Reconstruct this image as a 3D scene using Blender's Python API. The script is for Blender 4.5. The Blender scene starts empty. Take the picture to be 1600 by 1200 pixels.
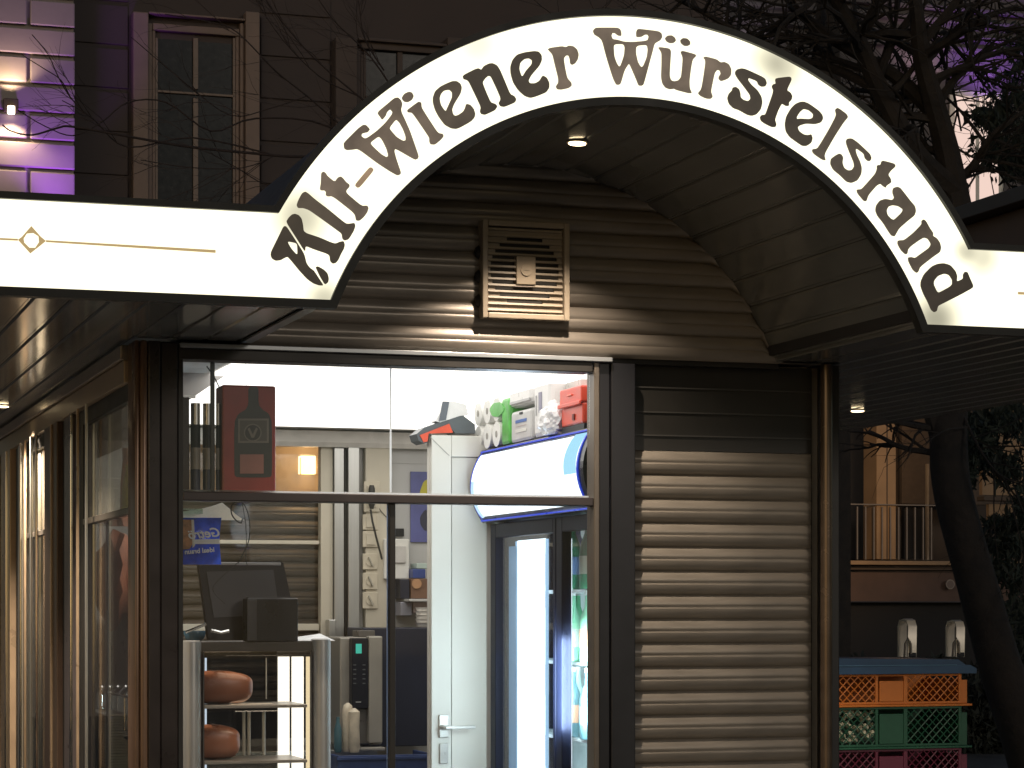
import bpy, bmesh, math, random
from mathutils import Vector, Matrix, Euler
from mathutils.geometry import tessellate_polygon
random.seed(7)
S = bpy.context.scene
COL = S.collection
R = math.radians

# ------------------------------------------------------------------ camera
F, U0, V0, VPX = 3700.0, 800.0, 950.0, -400.0
ANG = math.atan((U0 - VPX) / F)
SA, CA = math.sin(ANG), math.cos(ANG)
cam_d = bpy.data.cameras.new('camera'); cam = bpy.data.objects.new('camera', cam_d); COL.objects.link(cam)
cam.location = (0, 0, 1.5); cam.rotation_euler = (R(90), 0, -ANG)
cam_d.sensor_width = 36; cam_d.lens = F / 1600 * 36; cam_d.shift_y = (V0 - 600) / 1600
cam_d.clip_start = 0.1; cam_d.clip_end = 600
S.camera = cam

def ray(u, v):
    x = (u - U0) / F
    return Vector((SA + x * CA, CA - x * SA, (V0 - v) / F))
O = Vector((0, 0, 1.5))
def P(u, v, t=None, X=None, Y=None, Z=None):
    r = ray(u, v)
    if X is not None: t = X / r.x
    if Y is not None: t = Y / r.y
    if Z is not None: t = (Z - 1.5) / r.z
    return O + r * t

# ------------------------------------------------------------------ world, sun
w = bpy.data.worlds.new('World'); S.world = w; w.use_nodes = True
nt = w.node_tree; bg = nt.nodes['Background']
sky = nt.nodes.new('ShaderNodeTexSky'); sky.sky_type = 'NISHITA'; sky.sun_disc = False
sky.sun_elevation = R(15); sky.sun_rotation = R(215)
nt.links.new(sky.outputs[0], bg.inputs[0]); bg.inputs[1].default_value = 0.036
sun_d = bpy.data.lights.new('street_glow', 'SUN'); sun = bpy.data.objects.new('street_glow', sun_d); COL.objects.link(sun)
sun_d.energy = 0.30; sun_d.angle = R(12); sun_d.color = (1, .87, .73)
sun.rotation_euler = Vector((-.40, 1, -.29)).to_track_quat('-Z', 'Y').to_euler()
S.view_settings.view_transform = 'Standard'; S.view_settings.look = 'None'
S.view_settings.exposure = 0; S.view_settings.gamma = 1; S.view_settings.use_curve_mapping = False
S.cycles.max_bounces = 8; S.cycles.diffuse_bounces = 4; S.cycles.glossy_bounces = 4
S.cycles.transparent_max_bounces = 12; S.cycles.caustics_reflective = False; S.cycles.caustics_refractive = False
S.cycles.sample_clamp_indirect = 4; S.cycles.use_denoising = True

# ------------------------------------------------------------------ materials
MATS = {}
def M(name, col, rough=.6, metal=0., var=.12, scale=12., bump=0., bscale=60., emit=None, es=0., stretch=None, spec=.5, rvar=.1):
    if name in MATS: return MATS[name]
    m = bpy.data.materials.new(name); m.use_nodes = True; t = m.node_tree; b = t.nodes['Principled BSDF']
    b.inputs['Metallic'].default_value = metal; b.inputs['Specular IOR Level'].default_value = spec
    tc = t.nodes.new('ShaderNodeTexCoord'); mp = t.nodes.new('ShaderNodeMapping')
    t.links.new(tc.outputs['Object'], mp.inputs[0])
    if stretch: mp.inputs['Scale'].default_value = stretch
    n = t.nodes.new('ShaderNodeTexNoise'); n.inputs['Scale'].default_value = scale; n.inputs['Detail'].default_value = 5
    t.links.new(mp.outputs[0], n.inputs[0])
    cr = t.nodes.new('ShaderNodeValToRGB')
    cr.color_ramp.elements[0].position = .3; cr.color_ramp.elements[1].position = .7
    cr.color_ramp.elements[0].color = [c * (1 - var) for c in col] + [1]
    cr.color_ramp.elements[1].color = [min(1, c * (1 + var)) for c in col] + [1]
    t.links.new(n.outputs[0], cr.inputs[0]); t.links.new(cr.outputs[0], b.inputs['Base Color'])
    mr = t.nodes.new('ShaderNodeMapRange')
    mr.inputs['To Min'].default_value = max(.02, rough - rvar); mr.inputs['To Max'].default_value = min(1, rough + rvar)
    t.links.new(n.outputs[0], mr.inputs[0]); t.links.new(mr.outputs[0], b.inputs['Roughness'])
    if bump:
        n2 = t.nodes.new('ShaderNodeTexNoise'); n2.inputs['Scale'].default_value = bscale; n2.inputs['Detail'].default_value = 4
        t.links.new(mp.outputs[0], n2.inputs[0])
        bu = t.nodes.new('ShaderNodeBump'); bu.inputs['Strength'].default_value = bump; bu.inputs['Distance'].default_value = .01
        t.links.new(n2.outputs[0], bu.inputs['Height']); t.links.new(bu.outputs[0], b.inputs['Normal'])
    if emit:
        b.inputs['Emission Color'].default_value = (*emit, 1); b.inputs['Emission Strength'].default_value = es
    MATS[name] = m
    return m

def glass(name, tint=(1, 1, 1), refl=.06, dirt=.0):
    m = bpy.data.materials.new(name); m.use_nodes = True; t = m.node_tree; t.nodes.clear()
    out = t.nodes.new('ShaderNodeOutputMaterial'); tr = t.nodes.new('ShaderNodeBsdfTransparent'); gl = t.nodes.new('ShaderNodeBsdfGlossy')
    tr.inputs[0].default_value = (*tint, 1); gl.inputs['Roughness'].default_value = .03
    lw = t.nodes.new('ShaderNodeLayerWeight'); lw.inputs[0].default_value = .5
    pw = t.nodes.new('ShaderNodeMath'); pw.operation = 'POWER'; t.links.new(lw.outputs['Facing'], pw.inputs[0]); pw.inputs[1].default_value = 5
    fr = t.nodes.new('ShaderNodeMapRange'); fr.inputs['To Min'].default_value = .035; fr.inputs['To Max'].default_value = .9; t.links.new(pw.outputs[0], fr.inputs[0])
    mx = t.nodes.new('ShaderNodeMixShader'); t.links.new(fr.outputs[0], mx.inputs[0])
    t.links.new(tr.outputs[0], mx.inputs[1]); t.links.new(gl.outputs[0], mx.inputs[2])
    last = mx
    if dirt:
        df = t.nodes.new('ShaderNodeBsdfDiffuse'); df.inputs[0].default_value = (.55, .52, .45, 1)
        n = t.nodes.new('ShaderNodeTexNoise'); n.inputs['Scale'].default_value = 6; n.inputs['Detail'].default_value = 6
        tc = t.nodes.new('ShaderNodeTexCoord'); t.links.new(tc.outputs['Object'], n.inputs[0])
        mr = t.nodes.new('ShaderNodeMapRange'); mr.inputs['From Min'].default_value = .35; mr.inputs['From Max'].default_value = .75
        mr.inputs['To Min'].default_value = dirt * .3; mr.inputs['To Max'].default_value = dirt
        t.links.new(n.outputs[0], mr.inputs[0])
        m2 = t.nodes.new('ShaderNodeMixShader'); t.links.new(mr.outputs[0], m2.inputs[0])
        t.links.new(mx.outputs[0], m2.inputs[1]); t.links.new(df.outputs[0], m2.inputs[2]); last = m2
    t.links.new(last.outputs[0], out.inputs[0]); MATS[name] = m
    return m

def translucent(name, col, k=.6):
    m = bpy.data.materials.new(name); m.use_nodes = True; t = m.node_tree; t.nodes.clear()
    out = t.nodes.new('ShaderNodeOutputMaterial'); a = t.nodes.new('ShaderNodeBsdfDiffuse'); b = t.nodes.new('ShaderNodeBsdfTranslucent'); mx = t.nodes.new('ShaderNodeMixShader')
    n = t.nodes.new('ShaderNodeTexNoise'); n.inputs['Scale'].default_value = 30; cr = t.nodes.new('ShaderNodeValToRGB')
    cr.color_ramp.elements[0].position = .3; cr.color_ramp.elements[0].color = [c*.85 for c in col]+[1]; cr.color_ramp.elements[1].position = .7; cr.color_ramp.elements[1].color = list(col)+[1]
    t.links.new(n.outputs[0], cr.inputs[0]); mx.inputs[0].default_value = k
    t.links.new(cr.outputs[0], a.inputs[0]); t.links.new(cr.outputs[0], b.inputs[0]); t.links.new(a.outputs[0], mx.inputs[1]); t.links.new(b.outputs[0], mx.inputs[2]); t.links.new(mx.outputs[0], out.inputs[0])
    MATS[name] = m; return m

def emis(name, col, s):
    m = bpy.data.materials.new(name); m.use_nodes = True; t = m.node_tree; t.nodes.clear()
    out = t.nodes.new('ShaderNodeOutputMaterial'); e = t.nodes.new('ShaderNodeEmission')
    e.inputs[0].default_value = (*col, 1); e.inputs[1].default_value = s
    t.links.new(e.outputs[0], out.inputs[0]); MATS[name] = m
    return m

BLK = M('black_frame', (.018, .016, .014), .45, 0, .2)
BROWN = M('brown_metal', (.10,.066,.048), .34, .25, .2, 8, stretch=(6, 6, .6))
SOFF = M('soffit_lacquer', (.25,.25,.235), .15, .45, .2, 5, .10, 5, stretch=(1, .25, 1), rvar=.06)
SHUT = M('shutter_metal', (.27,.238,.20), .42, .25, .14, 14, .05, 120, stretch=(.5, 1, 3))
WALLC = M('corrugated_metal', (.25,.218,.185), .36, .3, .14, 9, .05, 60, stretch=(.5, 1, 2))
STEEL = M('brushed_steel', (.55,.55,.53), .3, .85, .05, 12, stretch=(8, 8, .3), rvar=.04)
CHROME = M('chrome', (.75, .75, .73), .1, 1, .05)
WHITE = M('white_paint', (.74,.73,.68), .5, 0, .07, 2.5, .05, 6)
CREAM = M('cream_plastic', (.60, .55, .44), .45, 0, .06, 6)
GREYW = M('grey_tile_wall', (.50, .50, .49), .4, 0, .06, 4)
DARK = M('dark_plastic', (.014,.015,.021), .42, 0, .2, spec=.25)
NAVY = M('navy_enamel', (.016, .02, .04), .4, 0, .2, 4)
FLOORM = M('floor_tiles', (.22, .2, .18), .4)
GL = glass('window_glass')
GLD = glass('grimy_glass', (.93, .93, .88), dirt=.22)

# ------------------------------------------------------------------ builders
BASE = {}
class MB:
    def __init__(s): s.v = []; s.f = []
    def add(s, vs, fs):
        k = len(s.v); s.v += [tuple(q) for q in vs]; s.f += [tuple(i + k for i in f) for f in fs]; return s
    def box(s, a, b, c=0.0, rot=None, piv=None):
        x0, y0, z0 = [min(a[i], b[i]) for i in range(3)]; x1, y1, z1 = [max(a[i], b[i]) for i in range(3)]
        if c <= 0:
            vs = [(x0,y0,z0),(x1,y0,z0),(x1,y1,z0),(x0,y1,z0),(x0,y0,z1),(x1,y0,z1),(x1,y1,z1),(x0,y1,z1)]
            fs = [(0,3,2,1),(4,5,6,7),(0,1,5,4),(1,2,6,5),(2,3,7,6),(3,0,4,7)]
        else:
            bm = bmesh.new(); bmesh.ops.create_cube(bm, size=1)
            for q in bm.verts: q.co = Vector(((x0+x1)/2 + q.co.x*(x1-x0), (y0+y1)/2 + q.co.y*(y1-y0), (z0+z1)/2 + q.co.z*(z1-z0)))
            c = min(c, .45*min(x1-x0, y1-y0, z1-z0))
            bmesh.ops.bevel(bm, geom=list(bm.edges), offset=c, segments=2, profile=.5, affect='EDGES')
            bm.verts.ensure_lookup_table(); vs = [q.co.copy() for q in bm.verts]; fs = [tuple(q.index for q in f.verts) for f in bm.faces]; bm.free()
        if rot is not None:
            piv = Vector(piv) if piv is not None else Vector(((x0+x1)/2,(y0+y1)/2,(z0+z1)/2))
            mt = Euler(rot).to_matrix(); vs = [piv + mt @ (Vector(q) - piv) for q in vs]
        return s.add(vs, fs)
    def cyl(s, a, b, r0, r1=None, n=12, cap=True):
        a, b = Vector(a), Vector(b); r1 = r0 if r1 is None else r1
        d = (b - a).normalized(); x = d.orthogonal().normalized(); y = d.cross(x)
        vs = []
        for p, r in ((a, r0), (b, r1)):
            for i in range(n):
                t = 2*math.pi*i/n; vs.append(p + x*(r*math.cos(t)) + y*(r*math.sin(t)))
        fs = [(i, (i+1) % n, n+(i+1) % n, n+i) for i in range(n)]
        if cap: fs += [tuple(range(n-1, -1, -1)), tuple(range(n, 2*n))]
        return s.add(vs, fs)
    def tube(s, pts, r, n=6):
        pts = [Vector(p) for p in pts]; rs = r if isinstance(r, (list, tuple)) else [r]*len(pts)
        vs = []; x = None
        for i, p in enumerate(pts):
            d = (pts[min(i+1, len(pts)-1)] - pts[max(i-1, 0)])
            d = d.normalized() if d.length > 1e-9 else Vector((0, 0, 1))
            x = d.orthogonal().normalized() if x is None else (x - d*x.dot(d)).normalized()
            y = d.cross(x)
            for k in range(n):
                t = 2*math.pi*k/n; vs.append(p + x*(rs[i]*math.cos(t)) + y*(rs[i]*math.sin(t)))
        fs = [(i*n+k, i*n+(k+1) % n, (i+1)*n+(k+1) % n, (i+1)*n+k) for i in range(len(pts)-1) for k in range(n)]
        fs += [tuple(range(n-1, -1, -1)), tuple(range((len(pts)-1)*n, len(pts)*n))]
        return s.add(vs, fs)
    def prism(s, loops, fn, d):
        """closed 2-D loops (outer first, then holes) mapped by fn(a,b,depth) and given thickness d"""
        vs = []; fs = []; L = [[Vector((p[0], p[1], 0)) for p in lp] for lp in loops]
        tri = tessellate_polygon(L); flat = [p for lp in L for p in lp]; n = len(flat)
        vs = [fn(p.x, p.y, 0) for p in flat] + [fn(p.x, p.y, d) for p in flat]
        fs = [t for t in tri] + [(t[2]+n, t[1]+n, t[0]+n) for t in tri]
        k = 0
        for lp in L:
            m = len(lp)
            fs += [(k+i, k+(i+1) % m, n+k+(i+1) % m, n+k+i) for i in range(m)]; k += m
        return s.add(vs, fs)
    def lathe(s, c, prof, n=16):
        vs = []; c = Vector(c)
        for r, z in prof:
            for i in range(n):
                t = 2*math.pi*i/n; vs.append(c + Vector((r*math.cos(t), r*math.sin(t), z)))
        m = len(prof)
        fs = [(j*n+i, j*n+(i+1) % n, (j+1)*n+(i+1) % n, (j+1)*n+i) for j in range(m-1) for i in range(n)]
        fs += [tuple(range(n-1, -1, -1)), tuple(range((m-1)*n, m*n))]
        return s.add(vs, fs)
    def build(s, name, mat, parent=None, smooth=False, loc=None, local=False, label=None, cat=None, group=None, kind=None):
        base = Vector(BASE[parent.name]) if parent is not None else Vector(loc or (0, 0, 0))
        off = Vector((0, 0, 0)) if local else base
        me = bpy.data.meshes.new(name); me.from_pydata([Vector(q) - off for q in s.v], [], s.f); me.validate(); me.update()
        bm = bmesh.new(); bm.from_mesh(me); bmesh.ops.recalc_face_normals(bm, faces=bm.faces); bm.to_mesh(me); bm.free()
        me.materials.append(mat)
        if smooth:
            for p in me.polygons: p.use_smooth = True
            try: me.set_sharp_from_angle(angle=R(40))
            except Exception: pass
        o = bpy.data.objects.new(name, me); COL.objects.link(o)
        if parent is not None: o.parent = parent; BASE[o.name] = base
        else: o.location = base; BASE[o.name] = base
        tag(o, label, cat, group, kind)
        return o

def tag(o, label=None, cat=None, group=None, kind=None):
    for k, q in (('label', label), ('category', cat), ('group', group), ('kind', kind)):
        if q: o[k] = q
    return o
def thing(name, label, cat, loc, group=None, kind=None):
    o = bpy.data.objects.new(name, None); COL.objects.link(o); o.location = loc; o.empty_display_size = .1
    BASE[o.name] = Vector(loc); return tag(o, label, cat, group, kind)
def inst(src, parent, off=(0, 0, 0), rot=None, mat=None):
    """another piece that shares its mesh, moved by off inside the same parent"""
    o = src.copy(); COL.objects.link(o); o.parent = parent
    o.location = Vector(src.location) + Vector(off)
    if rot: o.rotation_euler = rot
    BASE[o.name] = BASE[parent.name] if parent else Vector(o.location)
    return o
def copy_tree(o, loc, label=None, group=None):
    r = o.copy(); COL.objects.link(r); r.location = loc; BASE[r.name] = Vector(loc)
    if label: r['label'] = label
    if group: r['group'] = group
    for ch in list(o.children):
        c = ch.copy(); COL.objects.link(c); c.parent = r
        for g in list(ch.children):
            d = g.copy(); COL.objects.link(d); d.parent = c
    return r
def B(a, b, name, mat, parent=None, c=0., **k): return MB().box(a, b, c).build(name, mat, parent, **k)
def lamp(name, kind, loc, energy, col, size=.05, aim=None, cone=None, blend=.5):
    d = bpy.data.lights.new(name, kind); o = bpy.data.objects.new(name, d); COL.objects.link(o); o.location = loc
    d.energy = energy; d.color = col
    if kind == 'SPOT': d.spot_size = cone; d.spot_blend = blend; d.shadow_soft_size = size
    elif kind == 'AREA': d.size = size
    else: d.shadow_soft_size = size
    if aim is not None: o.rotation_euler = Vector(aim).to_track_quat('-Z', 'Y').to_euler()
    return o

# ------------------------------------------------------------------ key dimensions
YS, YW, YB = 5.75, 6.75, 9.75            # sign face, front wall, back wall of the stand
CX, CZ, RI, RO = 2.214, 1.9335, .8905, 1.1005
Z0, Z1 = 2.266, 2.476                    # lower and upper edge of the straight sign
XL, XR = 1.055, 3.24                     # outer faces of the stand's side walls
XR0, XR1 = -1.0, 4.55                    # roof extent
def hx(r, z): return math.sqrt(r*r - (z - CZ)**2)
IL, IR = CX - hx(RI, Z0), CX + hx(RI, Z0)
OL, OR_ = CX - hx(RO, Z1), CX + hx(RO, Z1)

# ------------------------------------------------------------------ ground
g = MB().add([(-150,-60,0),(250,-60,0),(250,300,0),(-150,300,0)], [(0,1,2,3)]).build('ground', M('asphalt', (.05,.048,.046), .8, 0, .3, 3, .4, 80), kind='structure')
pv = MB().box((-8, 1, .004), (14, 13, .02)).build('pavement', M('paving', (.30,.28,.25), .6, 0, .2, 2, .2, 40), kind='structure')

# ------------------------------------------------------------------ the stand (building)
K = thing('sausage_stand', 'dark brown night sausage stand with barrel canopy and lit serving window', 'kiosk', (2.2, YW, .02))
B((XL+.02, YW+.02, .02), (XR-.02, YB, .06), 'floor', FLOORM, K)
# corner post, folded brown metal; lit strip and shaded rest painted in its colours
cp = MB(); cp.box((XL, YW-.03, .02), (XL+.012, YW+.1, Z0-.005), .003); cp.box((XL+.013, YW-.042, .02), (XL+.035, YW+.1, Z0-.005), .008)
cp.build('corner_post', M('post_brown_lit', (.20,.12,.075), .3, .3, .2, 8, stretch=(6,6,.6)), K, smooth=True); cp = MB(); cp.box((XL+.037, YW-.035, .02), (XL+.072, YW+.1, Z0-.006), .003)
cp.box((XL+.074, YW-.02, .02), (XL+.125, YW+.1, Z0-.006), .004)
cp.build('post_shaded_faces', M('post_brown_shaded', (.035,.026,.024), .3, .2, .2), K)
B((XL+.127, YW-.015, .9), (XL+.14, YW+.06, Z0-.012), 'window_jamb', BLK, K)
B((XL+.127, YW-.012, .02), (2.444, YW+.09, .9), 'counter_panel', BROWN, K)
# lintel and ledge
B((XL+.127, YW-.02, 2.212), (2.44, YW+.06, 2.243), 'lintel', M('lintel_dark', (.035,.032,.029), .5, 0, .2), K, .003)
B((XL+.13, YW-.03, 2.2445), (2.50, YW+.02, 2.258), 'ledge', M('ledge_aluminium', (.42,.44,.46), .35, .6, .1), K, .002)
# front window
FW = MB().box((XL+.14, YW-.014, 1.808), (2.444, YW+.045, 1.834), .003).build('window_transom', M('transom_alu', (.06,.05,.05), .35, .4, .1), K)
for z0, z1, nm in ((.9, 1.811, 'lower_pane'), (1.835, 2.211, 'upper_pane')):
    MB().box((XL+.142, YW+.016, z0+.001), (2.442, YW+.021, z1-.001)).build(nm, GL, K)
def sheet(x0, x1, z0, z1, y, name, mat, par): return MB().add([(x0,y,z0),(x1,y,z0),(x1,y,z1),(x0,y,z1)], [(0,1,2,3)]).build(name, mat, par)
sheet(XL+.142, 2.442, 1.8345, 1.841, YW+.0245, 'transom_lip', translucent('lip_white', (.95,.93,.88), .9), K)
xm = P(614.5, 900, Y=YW).x
B((xm-.010, YW+.003, .9), (xm+.008, YW+.038, 1.811), 'window_mullion', BLK, K, .002)
sheet(xm-.0045, xm+.0015, 1.8415, 2.21, YW+.0245, 'glass_joint', translucent('clear_edge', (.97,.97,.95), .92), K)
sheet(xm+.0085, xm+.0125, .9, 1.806, YW+.0255, 'glass_joint', MATS['clear_edge'], K); sheet(xm-.0135, xm-.0105, .9, 1.806, YW+.0255, 'glass_joint', translucent('clear_edge_blue', (.45,.6,.95), .9), K)
xv = P(335.5, 680, Y=YW).x
B((xv-.006, YW+.024, 1.836), (xv+.005, YW+.040, 2.21), 'window_bar', BLK, K, .001)
# right hand frame between window and shutter
x985 = P(986, 800, Y=YW).x
m_ = MB(); m_.box((2.445, YW-.018, .02), (2.462, YW+.05, 2.243), .003)
m_.build('door_jamb', M('jamb_light', (.14,.12,.10), .35, .3), K)
m_ = MB(); m_.box((2.464, YW-.005, .02), (2.500, YW+.08, 2.243), .003); m_.box((2.502, YW-.012, .02), (x985+.01, YW+.08, 2.243), .003)
m_.build('frame_post', M('frame_post_dark', (.012,.012,.015), .35, .1, .15), K)
# shutter head panel and shutter
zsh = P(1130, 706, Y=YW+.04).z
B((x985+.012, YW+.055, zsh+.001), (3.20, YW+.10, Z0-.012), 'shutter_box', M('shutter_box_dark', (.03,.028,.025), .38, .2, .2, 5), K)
for v_ in (608, 646, 682):
    z = P(1130, v_, Y=YW+.05).z
    B((x985+.013, YW+.050, z-.0035), (3.195, YW+.0545, z+.001), 'shutter_box_glint', M('reflection_grey', (.05,.048,.045), .35), K)  # pale strips drawn for the panel's faint line reflections
def profile(p, d):
    """double humped lamella: list of (depth, z) from top to bottom"""
    pts = []
    for i in range(17):
        s = i/16
        if s < .10: y = d*(1 - (1 - s/.10)**2)*.55
        elif s < .42: y = d*(.55 + .45*math.sin((s-.10)/.32*math.pi/2))
        elif s < .55: y = d*(1 - .17*math.sin((s-.42)/.13*math.pi))
        elif s < .80: y = d*(1 - .18*((s-.55)/.25)**2)
        else: y = d*(.82*(1 - ((s-.80)/.20)**1.6))
        pts.append((y, -s*p))
    return pts
RS = thing_rs = MB().box((x985+.012, YW+.066, .02), (3.205, YW+.075, zsh)).build('roller_shutter', M('shutter_back', (.03,.026,.022), .6), K)
pitch = .0742; prf = profile(pitch, .022)
n = len(prf); vs = []
xs = [x985+.014, x985+.03, 3.165, 3.198]
for i, x in enumerate(xs):
    for (y, z) in prf:
        yy = y if i < 3 else y*.15
        vs.append((x, YW+.058-yy, zsh+z))
fs = [(i*n+k, (i+1)*n+k, (i+1)*n+k+1, i*n+k+1) for i in range(len(xs)-1) for k in range(n-1)]
sl = MB().add(vs, fs); sl0 = None
for i in range(27):
    if i == 0: sl0 = sl.build('slat', SHUT, RS, smooth=True)
    else: inst(sl0, RS, (0, 0, -i*pitch))
# right pole
pp = MB(); pp.cyl((3.224, YW+.0, .02), (3.224, YW+.0, Z0-.004), .019, n=20); pp.build('downpipe', M('pipe_brown', (.12,.085,.06), .25, .5, .2), K, smooth=True)
B((3.243, YW+.01, .02), (3.275, YW+.11, Z0-.004), 'corner_post', BLK, K, .004)
# corrugated wall under the canopy
xs = [1.19 + i*(3.24-1.19)/60 for i in range(61)]; zs = []
z = 2.2585; prc = profile(.0752, .016); rows = []
k = 0
ztop = 2.259
for band in range(9):
    for (y, dz) in reversed(prc[1:] if band < 8 else prc[1:]):
        rows.append((2.259 + band*.0752 + (.0752 + dz), y))
vs = []
for x in xs:
    d = RI**2 - (x - CX)**2; top = CZ + math.sqrt(d) + .004 if d > 0 else 2.262
    top = max(top, 2.262)
    for (zz, yy) in rows: vs.append((x, YW - .002 - yy, min(zz, top)))
n = len(rows)
fs = [(i*n+k, (i+1)*n+k, (i+1)*n+k+1, i*n+k+1) for i in range(60) for k in range(n-1)]
MB().add(vs, fs).build('corrugated_wall', WALLC, K, smooth=True)
bw = [(CX + (RI+.02)*math.cos(a), CZ + (RI+.02)*math.sin(a)) for a in [R(20 + i*7) for i in range(21)]]
MB().prism([bw], lambda a, b, d: Vector((a, YW+.01+d, b)), .05).build('gable_backing', BLK, K)
# soffit boards
def board_mesh(wd, y0, y1):
    h = .004; e = .0055
    sec = [(-wd/2, .010), (-wd/2, h), (-wd/2+e, 0), (wd/2-e-.006, 0), (wd/2-.006, h*.75), (wd/2, h*.75), (wd/2, .010)]
    vs = [(a, y, b) for y in (y0, y1) for a, b in sec]; k = len(sec)
    fs = [(i, i+1, k+i+1, k+i) for i in range(k-1)] + [(k-1, 0, k, 2*k-1)] + [tuple(range(k)), tuple(range(2*k-1, k-1, -1))]
    return vs, fs
def boards(x0, x1, y0, y1, name='soffit_board', wd=.094):
    nb = int(round((x1-x0)/wd)); ww = (x1-x0)/nb
    vs, fs = board_mesh(ww-.003, y0, y1); first = None
    for i in range(nb):
        xc = x0 + ww*(i+.5)
        if first is None:
            first = MB().add([(a+xc, b, c+Z0) for a, b, c in vs], fs).build(name, SOFF, K)
        else: inst(first, K, (ww*i, 0, random.uniform(0, .0012)))
YR = 10.9
boards(XR0, XL-.0, YS+.023, YR); boards(XL+.001, IL-.03, YS+.023, YW-.034)
boards(IR+.03, 3.28, YS+.023, YW-.02); boards(3.281, XR1, YS+.023, YR)
B((IL-.029, YS+.023, Z0-.004), (IL+.003, YW-.03, Z0+.003), 'soffit_trim', M('trim_alu', (.3,.3,.3), .3, .6), K, .002)
B((IR-.003, YS+.023, Z0-.003), (IR+.029, YW-.03, Z0+.003), 'soffit_trim', SOFF, K, .002)
# vault boards
a0, a1 = math.asin((Z0-CZ)/RI), math.pi - math.asin((Z0-CZ)/RI)
nb = 23; da = (a1-a0)/nb; vs, fs = board_mesh(RI*da-.002, YS+.023, YW-.003); vb = MB().add(vs, fs)
first = None
for i in range(nb):
    am = a0 + da*(i+.5); mt = Matrix.Translation((CX, 0, CZ)) @ Matrix.Rotation(-(am-math.pi/2), 4, 'Y') @ Matrix.Translation((0, 0, RI+.0))
    if first is None:
        me = bpy.data.meshes.new('vault_board'); me.from_pydata(vs, [], fs); me.update()
        bm = bmesh.new(); bm.from_mesh(me); bmesh.ops.recalc_face_normals(bm, faces=bm.faces); bm.to_mesh(me); bm.free(); me.materials.append(SOFF); first = me
    o = bpy.data.objects.new('vault_board', first); COL.objects.link(o); o.parent = K
    o.matrix_basis = Matrix.Translation(-Vector(K.location)) @ mt
# roof shell: flat slabs and barrel
ROOF = M('roof_sheet', (.03,.028,.028), .6, .2, .2)
B((XR0, YS+.023, Z0+.016), (IL+.02, YR, Z1-.01), 'roof', ROOF, K); B((IR-.02, YS+.023, Z0+.016), (XR1, YR, Z1-.01), 'roof', ROOF, K)
arc = [(CX+RO*math.cos(a), CZ+RO*math.sin(a)) for a in [R(29 + i*(122/32)) for i in range(33)]]
ar2 = [(CX+(RI+.02)*math.cos(a), CZ+(RI+.02)*math.sin(a)) for a in [R(151 - i*(122/32)) for i in range(33)]]
MB().prism([arc + ar2], lambda a, b, d: Vector((a, YS+.023+d, b)), 4.9).build('barrel_roof', ROOF, K)
B((IL+.03, YW+.1, 2.262), (IR-.03, YR, Z1), 'roof_core', ROOF, K)
# inside walls
B((XL+.14, YW+.09, 2.250), (XR-.04, YB, 2.261), 'ceiling', M('ceiling_white', (.82,.82,.80), .6), K)
B((XR-.04, YW+.11, .02), (XR+.03, YR-.2, 2.265), 'side_wall', M('side_wall_panel', (.35,.33,.3), .5), K)
# back wall pieces (round the rear window)
xa, xb = P(262, 800, Y=YB).x, P(512, 800, Y=YB).x
B((XL+.05, YB, .02), (xb, YB+.06, .95), 'back_wall', GREYW, K)
B((XL+.05, YB, P(470, 694, Y=YB).z), (xb, YB+.06, 2.25), 'back_wall', CREAM, K)
B((XL+.05, YB, .951), (P(262, 0, Y=YB).x, YB+.06, P(470, 695, Y=YB).z), 'back_wall', GREYW, K)
B((xb+.001, YB, .02), (XR-.041, YB+.06, 2.249), 'back_wall', GREYW, K)
vz = [(0, 2.242), (0, 2.180), (-.05, 2.176), (-.065, 2.195), (-.075, 2.242)]
MB().prism([vz], lambda a, b, d: Vector((XL+.15+d, YB-.002+a, b)), XR-.2-XL).build('cornice', M('cornice_white', (.80,.77,.72), .45), K)
# rear window of the stand
RW = MB()
def fbox(mb, u0, v0, u1, v1, Y, d=.03, c=.002):
    a, b = P(u0, v0, Y=Y), P(u1, v1, Y=Y); return mb.box((a.x, Y, a.z), (b.x, Y-d, b.z), c)
fbox(RW, 497, 694, 512, 1180, YB+.03, .05); fbox(RW, 262, 843, 496.5, 851, YB+.02, .03); fbox(RW, 262, 694, 496.5, 699, YB+.02, .03)
fbox(RW, 262, 975, 496.5, 985, YB+.02, .03)
rw = RW.build('rear_window', CREAM, K)
MB().box((P(264,0,Y=YB).x, YB+.035, P(0,975,Y=YB).z), (P(495,0,Y=YB).x, YB+.039, P(0,700,Y=YB).z)).build('pane', GL, rw)
rs2 = MB(); zz = P(470, 768, Y=YB+.4).z
prr = profile(.062, .02)
xs = [P(255, 800, Y=YB+.4).x - .25, P(520, 800, Y=YB+.4).x + .1]
vs = []; 
for x in xs:
    for k in range(15):
        for (y, dz) in prr[1:]: vs.append((x, YB+.45-y, zz - k*.062 + dz))
n = len(vs)//2; rs2.add(vs, [(k, n+k, n+k+1, k+1) for k in range(n-1)])
rs2.build('rear_shutter', M('rear_shutter_metal', (.14,.115,.09), .45, .2), K, smooth=True)
bxx = MB().box((xs[0], YB+.47, P(0, 768, Y=YB+.4).z), (xs[1], YB+.49, 2.25)); bxx.build('porch_wall', M('porch_wall', (.55,.40,.27), .6), K)
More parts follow.
